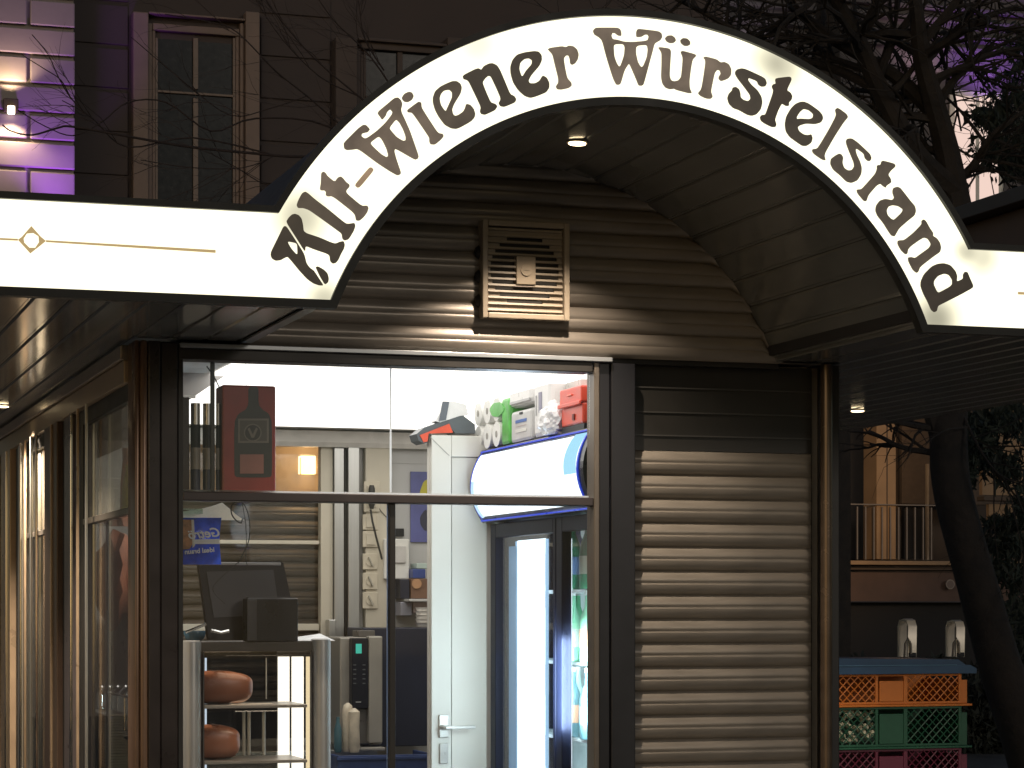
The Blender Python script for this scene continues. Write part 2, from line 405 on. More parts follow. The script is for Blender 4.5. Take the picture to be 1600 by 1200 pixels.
# steel door jambs, switch column
for u0, u1, mt, y in ((514, 519, CREAM, .012), (520, 535, STEEL, .03), (536.5, 539, BLK, .025), (540, 557, STEEL, .05), (558.5, 564, M('grey_trim', (.3,.29,.27), .4), .02)):
    fbox(MB(), u0, 700 if u0 > 515 else 694, u1, 1195, YB, y).build('door_profile', mt, K)
fbox(MB(), 567, 696, 606, 1195, YB, .045, .004).build('service_column', CREAM, K)
fbox(MB(), 606.5, 724, 668, 725, YB, .003, 0).build('tile_joint', M('joint', (.2,.2,.2), .6), K)
fbox(MB(), 507, 968, 518, 1195, YB, .08, .003).build('grey_panel', STEEL, K)

# partition with storeroom door
YD = 8.2
xD = P(670, 900, Y=YD).x; zD = P(700, 680, Y=YD).z
B((xD, YD, .06), (XR-.045, YD+.025, zD), 'storeroom', WHITE, K, .003)
SD = MB(); a = P(703, 714, Y=YD); SD.box((xD+.004, YD-.022, .07), (a.x-.001, YD-.001, zD-.002), .002)
SD.box((a.x, YD-.021, a.z), (XR-.3, YD-.001, zD-.002), .002)
sd = SD.build('door_frame', WHITE, K)
dr = B((a.x+.0025, YD-.017, .07), (XR-.31, YD-.001, a.z-.0025), 'door', M('door_white', (.70,.69,.64), .45, 0, .07, 1.6, .06, 5), K)
mt_ = MB(); qa, qb = P(671.5, 682, Y=YD-.023), P(702, 712, Y=YD-.023)
mt_.tube([qa, qb], .0012, 4); mt_.build('mitre_joint', M('joint_shadow', (.35,.34,.32), .6), sd)
hp = MB(); q0, q1 = P(686, 1117, Y=YD-.03), P(701, 1152, Y=YD-.03)
hp.box((q0.x, YD-.034, q0.z), (q1.x, YD-.0235, q1.z), .002)
q = P(692, 1136, Y=YD-.05); hp.cyl((q.x, YD-.03, q.z), (q.x, YD-.085, q.z), .007)
q2 = P(742, 1134, Y=YD-.08); hp.box((q.x-.004, YD-.094, q.z-.006), (q2.x, YD-.080, q.z+.006), .003)
hp.build('handle', M('handle_alu', (.55,.54,.52), .3, .6), sd)
kp = MB(); q0, q1 = P(687, 1162, Y=YD-.03), P(700, 1193, Y=YD-.03); kp.box((q0.x, YD-.033, q0.z), (q1.x, YD-.0235, q1.z), .002)
q = P(693, 1176, Y=YD); kp.cyl((q.x, YD-.036, q.z), (q.x, YD-.03, q.z), .006)
kp.build('lock_plate', MATS['handle_alu'], sd)

# ------------------------------------------------------------------ left side facade
def ys(u): r = ray(u, 900); return XL/r.x*r.y
SIDE = BROWN
B((XL-.012, YW+.101, Z0-.115), (XL+.03, YR, Z0-.05), 'side_fascia', M('fascia_beige', (.40,.32,.23), .35, .3, .15, 4), K, .003)
B((XL-.022, YW+.101, Z0-.049), (XL+.03, YR, Z0-.006), 'side_trim', M('side_trim_metal', (.5,.42,.32), .22, .7, .1), K, .004)
posts = [(ys(128), ys(117), .012, BLK), (ys(116), ys(104), .0, M('post_lilac', (.13,.11,.11), .3, .3)), (ys(103), ys(97), .010, BLK), (ys(96.5), ys(77), -.01, BROWN),
         (ys(37), ys(31), .0, STEEL), (ys(30), ys(24), .01, BLK), (ys(23), ys(9), -.012, M('post_tan', (.45,.33,.22), .3, .3)), (ys(3), ys(-6), -.012, MATS['post_tan'])]
for y0, y1, dx, mt in posts: B((XL-.008+dx, y0, .02), (XL+.045, y1, Z0-.1152), 'side_post', mt, K, .003)
for y0, y1 in ((YW+.102, ys(128.4)), (ys(76.6), ys(37.4))):
    B((XL+.002, y0, 1.772), (XL+.03, y1, 1.792), 'side_transom', M('transom_dull', (.16,.14,.12), .35, .4), K, .002)
    B((XL+.003, y0, 2.10), (XL+.03, y1, 2.1505), 'window_head', BLK, K, .002)
    MB().box((XL+.014, y0, .82), (XL+.018, y1, 1.771)).build('side_pane', GL, K)
    MB().box((XL+.014, y0, 1.793), (XL+.018, y1, 2.10)).build('side_pane', GLD, K, label='grimy upper side pane')
    B((XL+.0, y0, .02), (XL+.035, y1, .82), 'side_panel', M('side_panel_brown', (.22,.15,.10), .35, .2), K)
for u_, w2, mt in ((121.5, 1.6, CHROME), (146, 1.4, STEEL), (132, 1.6, MATS['post_tan']), (66, 2.2, CHROME), (58, 1.5, STEEL), (48, 1.5, MATS['post_tan']), (41, 1.6, CHROME), (6.5, 2, CHROME), (18, 2, CHROME), (90, 1.3, MATS['post_tan'])):
    B((XL-.026, ys(u_+w2/2), .83), (XL-.0185, ys(u_-w2/2), Z0-.118), 'edge_profile', mt, K, .001)
for u_ in (155, 190): B((XL+.022, ys(u_), .83), (XL+.030, ys(u_)+.015, 1.77), 'glass_joint', M('joint_dark', (.06,.055,.05), .3), K)
B((XL+.02, ys(75), .83), (XL+.025, ys(60), 1.77), 'side_poster', M('curtain_grey', (.22,.17,.13), .6, 0, .3, 14, stretch=(1, 20, 1)), K)
B((XL+.022, ys(72), 1.80), (XL+.026, ys(42), 2.09), 'curtain', M('curtain_pale', (.42,.36,.28), .5, 0, .5, 10, stretch=(1, 16, .6)), K)

# ------------------------------------------------------------------ illuminated sign
SG = thing('illuminated_sign', 'glowing white arched fascia sign reading Alt-Wiener Würstelstand in brown art nouveau letters', 'sign', (CX, YS, Z0))
def sign_mat():
    m = bpy.data.materials.new('lightbox_acrylic'); m.use_nodes = True; t = m.node_tree; t.nodes.clear()
    out = t.nodes.new('ShaderNodeOutputMaterial'); e = t.nodes.new('ShaderNodeEmission')
    tc = t.nodes.new('ShaderNodeTexCoord'); val = None
    spots = [(P(470, 340, Y=YS), .07, .55), (P(508, 470, Y=YS), .05, .55), (P(1462, 500, Y=YS), .075, .72), (P(1535, 402, Y=YS), .05, .45), (P(1508, 392, Y=YS), .035, .5), (P(1225, 105, Y=YS), .055, .5), (P(1200, 92, Y=YS), .05, .4), (P(745, 66, Y=YS), .05, .25)]
    for p, r, k in spots:
        d = t.nodes.new('ShaderNodeVectorMath'); d.operation = 'DISTANCE'; t.links.new(tc.outputs['Object'], d.inputs[0]); d.inputs[1].default_value = p - SG.location
        mr = t.nodes.new('ShaderNodeMapRange'); mr.interpolation_type = 'SMOOTHERSTEP'; mr.inputs['From Min'].default_value = 0; mr.inputs['From Max'].default_value = r*1.6
        mr.inputs['To Min'].default_value = 1-k; mr.inputs['To Max'].default_value = 1; t.links.new(d.outputs['Value'], mr.inputs[0])
        if val is None: val = mr.outputs[0]
        else:
            mu = t.nodes.new('ShaderNodeMath'); mu.operation = 'MULTIPLY'; t.links.new(val, mu.inputs[0]); t.links.new(mr.outputs[0], mu.inputs[1]); val = mu.outputs[0]
    n = t.nodes.new('ShaderNodeTexNoise'); n.inputs['Scale'].default_value = 5; t.links.new(tc.outputs['Object'], n.inputs[0])
    mr = t.nodes.new('ShaderNodeMapRange'); mr.inputs['To Min'].default_value = 1.45; mr.inputs['To Max'].default_value = 1.75; t.links.new(n.outputs[0], mr.inputs[0])
    mu = t.nodes.new('ShaderNodeMath'); mu.operation = 'MULTIPLY'; t.links.new(val, mu.inputs[0]); t.links.new(mr.outputs[0], mu.inputs[1])
    t.links.new(mu.outputs[0], e.inputs[1]); e.inputs[0].default_value = (1, .945, .70, 1); t.links.new(e.outputs[0], out.inputs[0])
    return m
SIGNM = sign_mat()
def yz(y): return lambda a, b, d: Vector((a, y+d, b))
XE = XR1
MB().prism([[(XR0, Z0), (IL-.001, Z0), (OL-.001, Z1), (XR0, Z1)]], yz(YS), .012).build('sign_panel', SIGNM, SG)
MB().prism([[(IR+.001, Z0), (XE, Z0), (XE, Z1), (OR_+.001, Z1)]], yz(YS), .012).build('sign_panel', SIGNM, SG)
ai = math.asin((Z0-CZ)/RI); ao = math.asin((Z1-CZ)/RO); N = 96
inn = [(CX-RI*math.cos(ai+(math.pi-2*ai)*i/N), CZ+RI*math.sin(ai+(math.pi-2*ai)*i/N)) for i in range(N+1)]
out_ = [(CX-RO*math.cos(ao+(math.pi-2*ao)*i/N), CZ+RO*math.sin(ao+(math.pi-2*ao)*i/N)) for i in range(N+1)]
mb = MB(); vs = []
for i in range(N+1):
    for (a, b) in (inn[i], out_[i]):
        a = a + (.001 if i == 0 else -.001 if i == N else 0)
        vs += [(a, YS, b), (a, YS+.012, b)]
fs = []
for i in range(N):
    k = 4*i; fs += [(k, k+2, k+6, k+4), (k+1, k+5, k+7, k+3), (k, k+4, k+5, k+1), (k+2, k+3, k+7, k+6)]
fs += [(0, 1, 3, 2), (4*N, 4*N+2, 4*N+3, 4*N+1)]
mb.add(vs, fs).build('sign_panel', SIGNM, SG)
# frame: strips that follow the edge
RIM = M('rim_black', (.016,.016,.013), .45, 0, .2, spec=.25)
def rim(path, side, wd, name, lift=.0):
    """sweeps a rectangular section along path; side=+1 outside above"""
    vs = []; m = len(path)
    for i, (a, b) in enumerate(path):
        p0 = path[max(i-1, 0)]; p1 = path[min(i+1, m-1)]
        def nrm(p, q):
            d = Vector((q[0]-p[0], q[1]-p[1])).normalized(); return Vector((-d.y, d.x))
        n0 = nrm(path[i-1], path[i]) if i > 0 else nrm(path[i], path[i+1]); n1 = nrm(path[i], path[i+1]) if i < m-1 else n0
        nn = (n0+n1); nn = nn/(nn.length**2)*2 if nn.length > .01 else n0
        for w_ in (0, wd):
            for y in (YS-.014, YS+.022): vs.append((a+nn.x*w_*side, y, b+nn.y*w_*side))
    fs = []
    for i in range(m-1):
        k = 4*i; fs += [(k, k+4, k+5, k+1), (k+2, k+3, k+7, k+6), (k, k+2, k+6, k+4), (k+1, k+5, k+7, k+3)]
    fs += [(0, 1, 3, 2), (4*m-4, 4*m-2, 4*m-1, 4*m-3)]
    MB().add(vs, fs).build(name, RIM, SG)
rim([(XR0, Z1)] + [(OL, Z1)] + out_[1:-1] + [(OR_, Z1), (XE, Z1)], 1, .017, 'top_rim')
rim([(XR0, Z0)] + [(IL, Z0)] + inn[1:-1] + [(IR, Z0), (XE, Z0)], -1, .021, 'bottom_rim')
B((XR0, YS+.014, Z0), (IL-.005, YS+.016, Z1), 'sign_back', BLK, SG)
# letters, traced as outlines: (origin u, origin v, loops in tenths of a pixel, glow colour)
DK, MD, LT = (.028,.021,.013), (.062,.047,.032), (.125,.093,.066)
LET = [
(420,330,DK,[[(270,165),(310,100),(360,50),(410,38),(470,60),(515,115),(535,200),(550,330),(800,410),(960,480),(1040,505),(1110,475),(1170,465),(1190,520),(1180,580),(1130,670),(1090,760),(1050,810),(1000,820),(960,780),(950,690),(900,660),(720,600),(575,540),(570,640),(420,400)]]),
(420,330,DK,[[(250,195),(140,420),(40,620),(28,680),(50,740),(110,775),(190,765),(240,735),(295,710),(350,770),(480,930),(600,1060),(700,1130),(790,1160),(860,1160),(780,1040),(710,930),(640,880),(590,810),(565,700),(540,640),(400,420)],[(290,470),(420,495),(445,520),(450,665),(430,670),(350,580)]]),
(420,330,DK,[[(730,870),(770,860),(860,910),(920,970),(940,1050),(930,1110),(880,1150),(800,1020)]]),
(420,280,MD,[[(435,405),(460,330),(520,215),(570,190),(620,220),(720,310),(920,460),(1200,690),(1250,695),(1340,680),(1355,730),(1330,810),(1250,940),(1190,960),(1150,930),(1140,850),(1060,790),(800,600),(630,480),(540,450),(460,450)]]),
(480,240,LT,[[(220,300),(250,280),(285,295),(320,350),(430,440),(480,370),(525,355),(560,380),(610,445),(660,480),(665,515),(610,580),(620,620),(850,815),(940,810),(962,850),(940,920),(880,1000),(820,1050),(765,1045),(750,960),(700,900),(400,665),(320,670),(290,645),(295,600),(275,575),(215,575),(200,550),(215,450)]]),
(480,240,(.30,.20,.12),[[(970,215),(1010,215),(1040,250),(1020,290),(830,520),(790,535),(750,500),(765,460)]]),
(540,160,LT,[[(-30,640),(0,600),(200,400),(270,350),(320,350),(385,420),(350,465),(300,475),(255,490),(250,530),(300,562),(340,550),(480,450),(620,320),(720,190),(735,150),(700,105),(650,150),(630,210),(575,275),(545,230),(500,170),(520,130),(660,15),(760,-70),(820,-80),(865,-40),(890,20),(865,130),(940,290),(1010,450),(1080,650),(1145,840),(1130,880),(1095,895),(1040,870),(780,720),(762,760),(800,900),(870,1100),(850,1130),(810,1140),(700,1080),(500,950),(200,725),(100,740),(20,745),(-20,720)],
  [(400,620),(520,530),(570,580),(640,720),(670,830),(640,855),(560,810),(430,690),(395,645)],[(685,400),(790,265),(840,310),(900,420),(940,530),(940,590),(900,600),(800,540),(720,450)]]),
(620,110,LT,[[(160,620),(250,550),(340,485),(385,500),(390,580),(470,710),(620,940),(660,980),(720,990),(735,1030),(690,1085),(600,1160),(530,1155),(510,1110),(510,1050),(430,930),(300,740),(240,660),(175,655)],None,[(80,420),(120,360),(190,330),(240,345),(268,400),(240,460),(180,497),(120,490),(85,450)]]),
(620,110,MD,[[(870,165),(940,165),(1000,210),(1018,270),(1000,360),(900,520),(865,610),(880,680),(910,710),(960,695),(1040,640),(1070,580),(1085,520),(1150,535),(1205,600),(1230,680),(1215,740),(1160,800),(1000,890),(930,915),(850,905),(750,850),(660,730),(600,620),(565,500),(565,420),(600,320),(680,250),(780,200)],[(690,370),(740,315),(820,300),(865,340),(865,420),(800,560),(770,630),(750,625),(690,540),(670,440)]]),
(700,70,DK,[[(230,490),(260,460),(430,375),(480,365),(520,390),(560,330),(640,290),(700,285),(770,320),(820,400),(900,590),(975,770),(1040,800),(1070,850),(1050,900),(950,945),(880,970),(820,960),(790,910),(820,860),(820,820),(760,680),(670,490),(630,485),(580,530),(540,590),(600,740),(670,900),(740,920),(775,960),(740,1020),(660,1060),(580,1095),(520,1080),(500,1040),(515,970),(450,830),(330,580),(300,550),(245,535)]]),
(700,70,DK,[[(1350,95),(1420,105),(1465,160),(1470,240),(1430,330),(1300,480),(1260,560),(1280,600),(1360,600),(1430,560),(1480,475),(1545,510),(1585,590),(1585,670),(1540,740),(1450,780),(1370,810),(1290,830),(1200,800),(1100,710),(1020,590),(980,450),(975,340),(1010,230),(1080,150),(1200,115)],[(1130,280),(1200,220),(1270,210),(1315,240),(1310,300),(1220,400),(1170,485),(1150,485),(1115,380)]]),
(780,60,LT,[[(760,165),(800,145),(980,120),(1040,135),(1090,110),(1160,120),(1220,170),(1245,250),(1230,330),(1190,390),(1145,415),(1110,390),(1105,320),(1085,265),(1050,265),(1010,310),(1030,450),(1065,620),(1130,690),(1135,740),(1090,775),(980,800),(910,795),(885,750),(925,690),(925,620),(870,400),(835,250),(790,200)]]),
(900,30,LT,[[(265,180),(300,135),(360,130),(640,130),(690,150),(710,200),(712,262),(660,255),(610,215),(570,215),(555,260),(575,310),(650,320),(750,350),(880,355),(1060,340),(1120,325),(1140,270),(1120,240),(1080,240),(1030,275),(945,280),(942,200),(960,155),(1000,150),(1290,185),(1340,220),(1350,280),(1320,330),(1230,380),(1200,500),(1150,680),(1060,1020),(1030,1040),(980,1035),(940,930),(840,700),(820,705),(760,800),(700,1010),(670,1025),(630,1020),(580,920),(480,600),(410,330),(360,280),(290,240)],
  [(590,410),(630,388),(740,388),(765,430),(755,560),(700,720),(675,740),(640,690),(600,580)],[(940,440),(980,410),(1110,400),(1125,470),(1110,590),(1050,735),(1015,745),(970,670),(940,540)]]),
(1010,50,LT,[[(185,240),(220,235),(360,255),(388,300),(375,500),(365,680),(385,750),(430,770),(500,755),(545,700),(560,560),(572,400),(535,305),(570,292),(760,345),(785,370),(725,430),(700,560),(675,760),(680,880),(715,955),(660,955),(470,905),(440,885),(370,895),(300,870),(250,800),(232,700),(240,500),(240,330),(215,280)],None,[(290,95),(330,55),(400,50),(450,90),(465,135),(430,170),(370,175),(315,145)],None,[(530,125),(570,92),(640,100),(685,145),(688,195),(650,218),(590,215),(540,170)]]),
(1010,50,LT,[[(890,395),(930,382),(1100,425),(1160,475),(1220,465),(1290,500),(1330,580),(1325,670),(1280,730),(1170,770),(1130,730),(1135,690),(1165,650),(1150,600),(1110,590),(1070,640),(1040,780),(1010,930),(1040,1010),(1010,1045),(940,1040),(850,1000),(805,955),(860,890),(890,730),(925,480),(920,430)]]),
(1120,90,DK,[[(290,215),(320,180),(390,165),(460,180),(700,290),(760,330),(785,400),(760,450),(700,455),(650,420),(630,365),(500,315),(490,350),(540,420),(640,510),(700,610),(715,700),(690,810),(620,890),(550,910),(480,895),(350,820),(260,790),(190,720),(165,630),(190,560),(240,510),(250,465),(300,455),(350,490),(370,550),(375,620),(420,660),(490,680),(530,640),(520,580),(440,470),(330,330),(290,260)]]),
(1120,90,(.014,.008,.004),[[(915,350),(925,320),(1130,295),(1165,310),(1170,350),(1095,510),(1150,540),(1185,600),(1170,660),(1130,700),(1130,755),(1080,755),(1020,715),(960,830),(910,970),(935,1040),(920,1085),(860,1085),(750,1030),(690,985),(675,930),(700,895),(760,890),(800,780),(890,520),(860,450),(880,415),(925,405)]]),
(1200,140,DK,[[(500,190),(560,185),(640,215),(800,330),(850,390),(865,450),(830,515),(740,540),(600,530),(500,560),(465,590),(490,650),(560,700),(620,710),(680,695),(700,760),(680,830),(610,880),(540,880),(450,820),(340,740),(280,650),(265,540),(285,420),(360,290),(430,220)],[(450,430),(500,350),(560,300),(640,320),(710,380),(700,440),(640,460),(500,450),(455,460)]]),
(1200,140,MD,[[(1050,310),(1085,282),(1130,305),(1230,380),(1255,430),(1180,520),(1050,720),(900,980),(885,1040),(905,1105),(850,1095),(740,1020),(700,980),(690,930),(770,920),(830,830),(960,610),(1070,400)]]),
(1280,200,MD,[[(420,200),(440,165),(510,160),(600,220),(740,350),(800,410),(820,470),(800,515),(760,515),(715,470),(700,400),(590,320),(570,340),(590,420),(640,520),(668,620),(660,720),(600,820),(510,860),(430,840),(330,740),(220,650),(175,560),(185,480),(250,430),(310,398),(350,410),(378,460),(365,540),(390,620),(450,662),(510,655),(550,600),(540,530),(480,390),(430,260)]]),
(1280,200,MD,[[(975,520),(1000,508),(1180,555),(1198,600),(1120,670),(1080,730),(1120,790),(1130,850),(1050,905),(1045,935),(990,900),(960,870),(900,900),(770,1050),(740,1145),(700,1140),(600,1020),(585,960),(660,955),(740,870),(880,710),(905,640),(905,580),(960,575)]]),
(1340,270,MD,[[(548,280),(560,235),(620,215),(670,235),(730,310),(830,440),(900,520),(915,600),(890,670),(800,740),(650,870),(600,960),(580,995),(530,980),(480,910),(400,780),(310,670),(280,590),(290,510),(350,430),(430,405),(540,425),(575,390),(550,320)],[(455,590),(480,530),(550,505),(640,520),(712,570),(690,620),(570,735),(530,720),(470,660)]]),
(1400,330,MD,[[(400,150),(430,125),(470,150),(530,260),(585,340),(580,385),(640,420),(690,490),(708,570),(690,640),(600,700),(380,870),(350,950),(320,965),(260,910),(195,780),(190,720),(240,715),(300,730),(380,670),(520,570),(550,510),(500,430),(440,412),(370,450),(230,550),(190,600),(180,665),(150,675),(80,610),(25,510),(30,455),(130,450),(280,330),(405,200)]]),
(1400,400,(.018,.013,.008),[[(560,160),(650,120),(750,110),(850,140),(930,230),(960,310),(950,400),(1050,355),(1050,290),(1075,245),(1120,250),(1160,350),(1210,460),(1200,500),(1000,610),(720,750),(660,780),(640,860),(600,880),(550,840),(500,720),(430,590),(385,470),(390,390),(440,280)],[(600,380),(660,310),(760,275),(830,295),(880,370),(880,440),(840,480),(670,572),(640,550),(590,440)]]),
]
def chaikin(p, it=2, k=.17):
    for _ in range(it):
        q = []
        for i in range(len(p)):
            a, b = p[i], p[(i+1) % len(p)]
            q += [((1-k)*a[0]+k*b[0], (1-k)*a[1]+k*b[1]), (k*a[0]+(1-k)*b[0], k*a[1]+(1-k)*b[1])]
        p = q
    return p
def letter_mat(col, i):
    m = bpy.data.materials.new('letter_film'); m.use_nodes = True; t = m.node_tree; b = t.nodes['Principled BSDF']
    b.inputs['Base Color'].default_value = (.03, .022, .016, 1); b.inputs['Roughness'].default_value = .4
    tc = t.nodes.new('ShaderNodeTexCoord'); n = t.nodes.new('ShaderNodeTexNoise'); n.inputs['Scale'].default_value = 9 + i*.3; n.inputs['Detail'].default_value = 3
    t.links.new(tc.outputs['Object'], n.inputs[0]); mr = t.nodes.new('ShaderNodeMapRange'); mr.inputs['From Min'].default_value = .3; mr.inputs['From Max'].default_value = .7
    mr.inputs['To Min'].default_value = .62; mr.inputs['To Max'].default_value = 1.35; t.links.new(n.outputs[0], mr.inputs[0])
    b.inputs['Emission Color'].default_value = (*col, 1); t.links.new(mr.outputs[0], b.inputs['Emission Strength'])
    return m
for li, (u0, v0, col, loops) in enumerate(LET):
    y = YS - .0035
    mb = MB(); groups = [[]]
    for lp in loops:
        if lp is None: groups.append([])
        else: groups[-1].append(lp)
    for gl_ in groups:
        L = []
        for lp in gl_:
            q = chaikin(lp); L.append([(lambda w_: (w_.x, w_.z))(P(u0+a/10, v0+b/10, Y=y)) for a, b in q])
        mb.prism(L, yz(y), .003)
    mb.build('letter', letter_mat(col, li), SG)
gold = M('gold_film', (.30,.20,.08), .4, 0, .1, emit=(.50,.36,.17), es=.8)
def pl(u, v): w_ = P(u, v, Y=YS-.003); return (w_.x, w_.z)
MB().prism([[pl(28,374.5), pl(34,370), pl(49,353), pl(64,370), pl(72,376.5), pl(64,383), pl(47.5,396), pl(33,380)], [pl(37,373), pl(42,365), pl(52,364), pl(60,369), pl(61,378), pl(55,387), pl(46,387), pl(38,379)]], yz(YS-.003), .0025).build('diamond_ornament', gold, SG)
MB().prism([[pl(72,375.2), pl(337,390.5), pl(337,395), pl(72,378.2)]], yz(YS-.003), .0025).build('ornament_line', gold, SG)
MB().prism([[pl(-200,363), pl(28,373), pl(28,376), pl(-200,366)]], yz(YS-.003), .0025).build('ornament_line', gold, SG)
MB().prism([[pl(1591,456), pl(1800,464), pl(1800,468), pl(1591,460)]], yz(YS-.003), .0025).build('ornament_line', gold, SG)

# ------------------------------------------------------------------ downlights
def downlight(p, nrm, label, energy):
    T = thing('ceiling_spotlight', label, 'spotlight', p, 'recessed canopy spotlights')
    n = Vector(nrm).normalized()
    MB().cyl(Vector(p)-n*.004, Vector(p)+n*.0025, .031, n=24).build('bezel', M('bezel', (.35,.28,.2), .3, .6), T, smooth=True)
    MB().cyl(Vector(p)+n*.0028, Vector(p)+n*.0055, .025, .024, n=20).build('lens', MATS.get('lens_glow') or emis('lens_glow', (1, .78, .46), 9), T)
    lamp('spot_beam', 'SPOT', Vector(p)+n*.0095, energy, (1, .83, .65), .012, (0, 0, -1), R(108), .7)
    return T
pv1 = P(902, 222, t=6.72); dn = Vector((CX-pv1.x, 0, CZ-pv1.z)).normalized()
rr = math.hypot(pv1.x-CX, pv1.z-CZ); pv1 = Vector((CX, pv1.y, CZ)) - dn*(RI-.002)
downlight(pv1, dn, 'round warm spotlight set in the barrel vault above the ventilation fan', 100)
pv2 = P(1340, 641, Z=Z0-.001)
downlight(pv2, (0, 0, -1), 'round warm spotlight in the flat soffit right of the shutter pipe', 90)
pv3 = P(3, 634, Z=Z0-.001)
downlight(pv3, (0, 0, -1), 'warm spotlight in the left soffit over the side windows', 200)
pv4 = Vector((.60, 7.45, Z0-.001)); downlight(pv4, (0, 0, -1), 'added warm spotlight in the left soffit, out of view, brightening the side wall', 150)  # spotlight added out of view to brighten the side wall

# ------------------------------------------------------------------ ventilation fan
FNC = P(821, 424, Y=YW-.03)
FN = thing('ventilation_fan', 'square beige wall ventilation fan with dark slotted grille under the arch', 'fan', (FNC.x, YW-.02, FNC.z))
fx0, fx1 = P(752, 424, Y=YW-.04).x, P(888, 424, Y=YW-.04).x; hz = .146; fy = YW-.025
FM = M('fan_plastic', (.34,.28,.21), .45, 0, .1, 8)
B((fx0+.006, fy, FNC.z-hz+.006), (fx1-.006, fy+.03, FNC.z+hz-.006), 'housing', M('fan_dark', (.03,.026,.022), .6), FN)
ff = MB(); e = .017
ff.box((fx0, fy-.03, FNC.z-hz), (fx0+e, fy+.02, FNC.z+hz), .003); ff.box((fx1-e, fy-.03, FNC.z-hz), (fx1, fy+.02, FNC.z+hz), .003)
ff.box((fx0+e+.0005, fy-.03, FNC.z+hz-e), (fx1-e-.0005, fy+.02, FNC.z+hz), .003); ff.box((fx0+e+.0005, fy-.03, FNC.z-hz), (fx1-e-.0005, fy+.02, FNC.z-hz+e), .003)
ff.build('frame', FM, FN)
nl = 14; step = (2*hz-2*e)/nl; cxf = (fx0+fx1)/2
s0 = None
for i in range(nl):
    z = FNC.z - hz + e + step*(i+.5)
    m_ = MB().box((fx0+e+.003, fy-.020, z-.0032), (fx1-e-.003, fy-.0135, z+.0032), 0, rot=(R(-18), 0, 0))
    m_.build('grille_slat', FM, FN)
    # closed web between slats outside the round opening
    dz = z + step/2 - FNC.z; rr_ = .108
    hw = math.sqrt(rr_**2 - dz**2) if abs(dz) < rr_ else 0
    for a, b in (((fx0+e+.002, cxf-hw), (cxf+hw, fx1-e-.002)) if hw else ((fx0+e+.002, fx1-e-.002),)):
        if i < nl-1 and b-a > .004: B((a, fy-.0125, z), (b, fy-.007, z+step), 'grille_web', FM, FN)
B((cxf-.030, fy-.026, FNC.z-.042), (cxf+.030, fy-.002, FNC.z+.042), 'centre_plate', M('fan_cream', (.42,.34,.25), .4), FN, .002)
MB().cyl((cxf, fy-.0295, FNC.z), (cxf, fy-.0262, FNC.z), .017, n=24).build('badge', MATS['fan_cream'], FN, smooth=True)
B((cxf-.010, fy-.0305, FNC.z-.0012), (cxf+.010, fy-.0296, FNC.z+.0012), 'badge_mark', FM, FN)
# dark stubs drawn for the shadows of the corrugation gaps
for k in (-1, 0, 1): MB().cyl((fx0-.001, fy+.012, FNC.z-.02+k*.072), (fx0-.012, fy+.012, FNC.z-.02+k*.072), .022, .012, n=14).build('gap_shadow', MATS['fan_dark'], FN, smooth=True)

# ------------------------------------------------------------------ inside: lights
CL = thing('ceiling_light', 'large white LED panel filling the ceiling inside the stand', 'ceiling light', (2.1, 8.2, 2.249))
MB().box((1.42, 6.95, 2.243), (3.12, 9.50, 2.2485)).build('diffuser', emis('panel_glow', (1, .96, .89), 2.1), CL)
MB().box((1.40, 6.93, 2.2435), (3.14, 6.948, 2.2492)).build('frame', WHITE, CL)

def simple(mb, name, mat, label, cat, loc, group=None, smooth=False):
    o = mb.build(name, mat, None, smooth=smooth, loc=loc, label=label, cat=cat, group=group); return o

# ------------------------------------------------------------------ items on the window shelf
YI = YW+.05
RB = thing('bottle_gift_box', 'tall dark red gift box printed with a bottle, on the window bar', 'gift box', P(390, 768, Y=YI+.08))
a, b = P(347, 768, Y=YI), P(431, 768, Y=YI); zt = P(390, 602, Y=YI).z
MB().box((a.x, YI, 1.8345), (b.x, YI+.10, zt), .006).build('carton', M('carton_red', (.30,.035,.03), .35, 0, .15), RB)
def pj(u, v): q = P(u, v, Y=YI-.002); return (q.x, q.z)
def flat(pts, name, mat, par, lay=1, Y=None, it=1, holes=()):
    Yb = (YI if Y is None else Y) - .0008*lay
    def q_(u, v): q = P(u, v, Y=Yb); return (q.x, q.z)
    MB().prism([chaikin([q_(*p) for p in pts], it) if it else [q_(*p) for p in pts]] + [[q_(*p) for p in h] for h in holes], lambda a, b, d: Vector((a, Yb+d, b)), .0007).build(name, mat, par)
flat([(388,604),(404,604),(404,632),(410,640),(420,646),(425,660),(425,742),(422,746),(370,746),(366,742),(366,660),(372,647),(384,640),(388,632)], 'bottle_print', M('print_black', (.035,.037,.037), .35), RB, 1)
flat([(372,654),(420,654),(420,692),(372,692)], 'label_frame', M('print_grey', (.20,.185,.17), .4), RB, 2, it=0)
flat([(375,657),(417,657),(417,689),(375,689)], 'label_field', M('print_dgrey', (.09,.088,.08), .4), RB, 3, it=0)
cc = [(395+14*math.cos(k*math.pi/10), 676+14*math.sin(k*math.pi/10)) for k in range(20)]
flat(cc, 'round_emblem', MATS['print_grey'], RB, 4, it=0)
cc = [(395+12*math.cos(k*math.pi/10), 676+12*math.sin(k*math.pi/10)) for k in range(20)]
flat(cc, 'emblem_field', MATS['print_black'], RB, 5, it=0)
flat([(387,670),(390,668),(395,679),(400,668),(403,670),(397,684),(393,684)], 'emblem_figure', MATS['print_grey'], RB, 6, it=0)
flat([(375,710),(412,710),(412,740),(375,740)], 'lower_label', M('print_rose', (.34,.16,.14), .45), RB, 3, it=0)
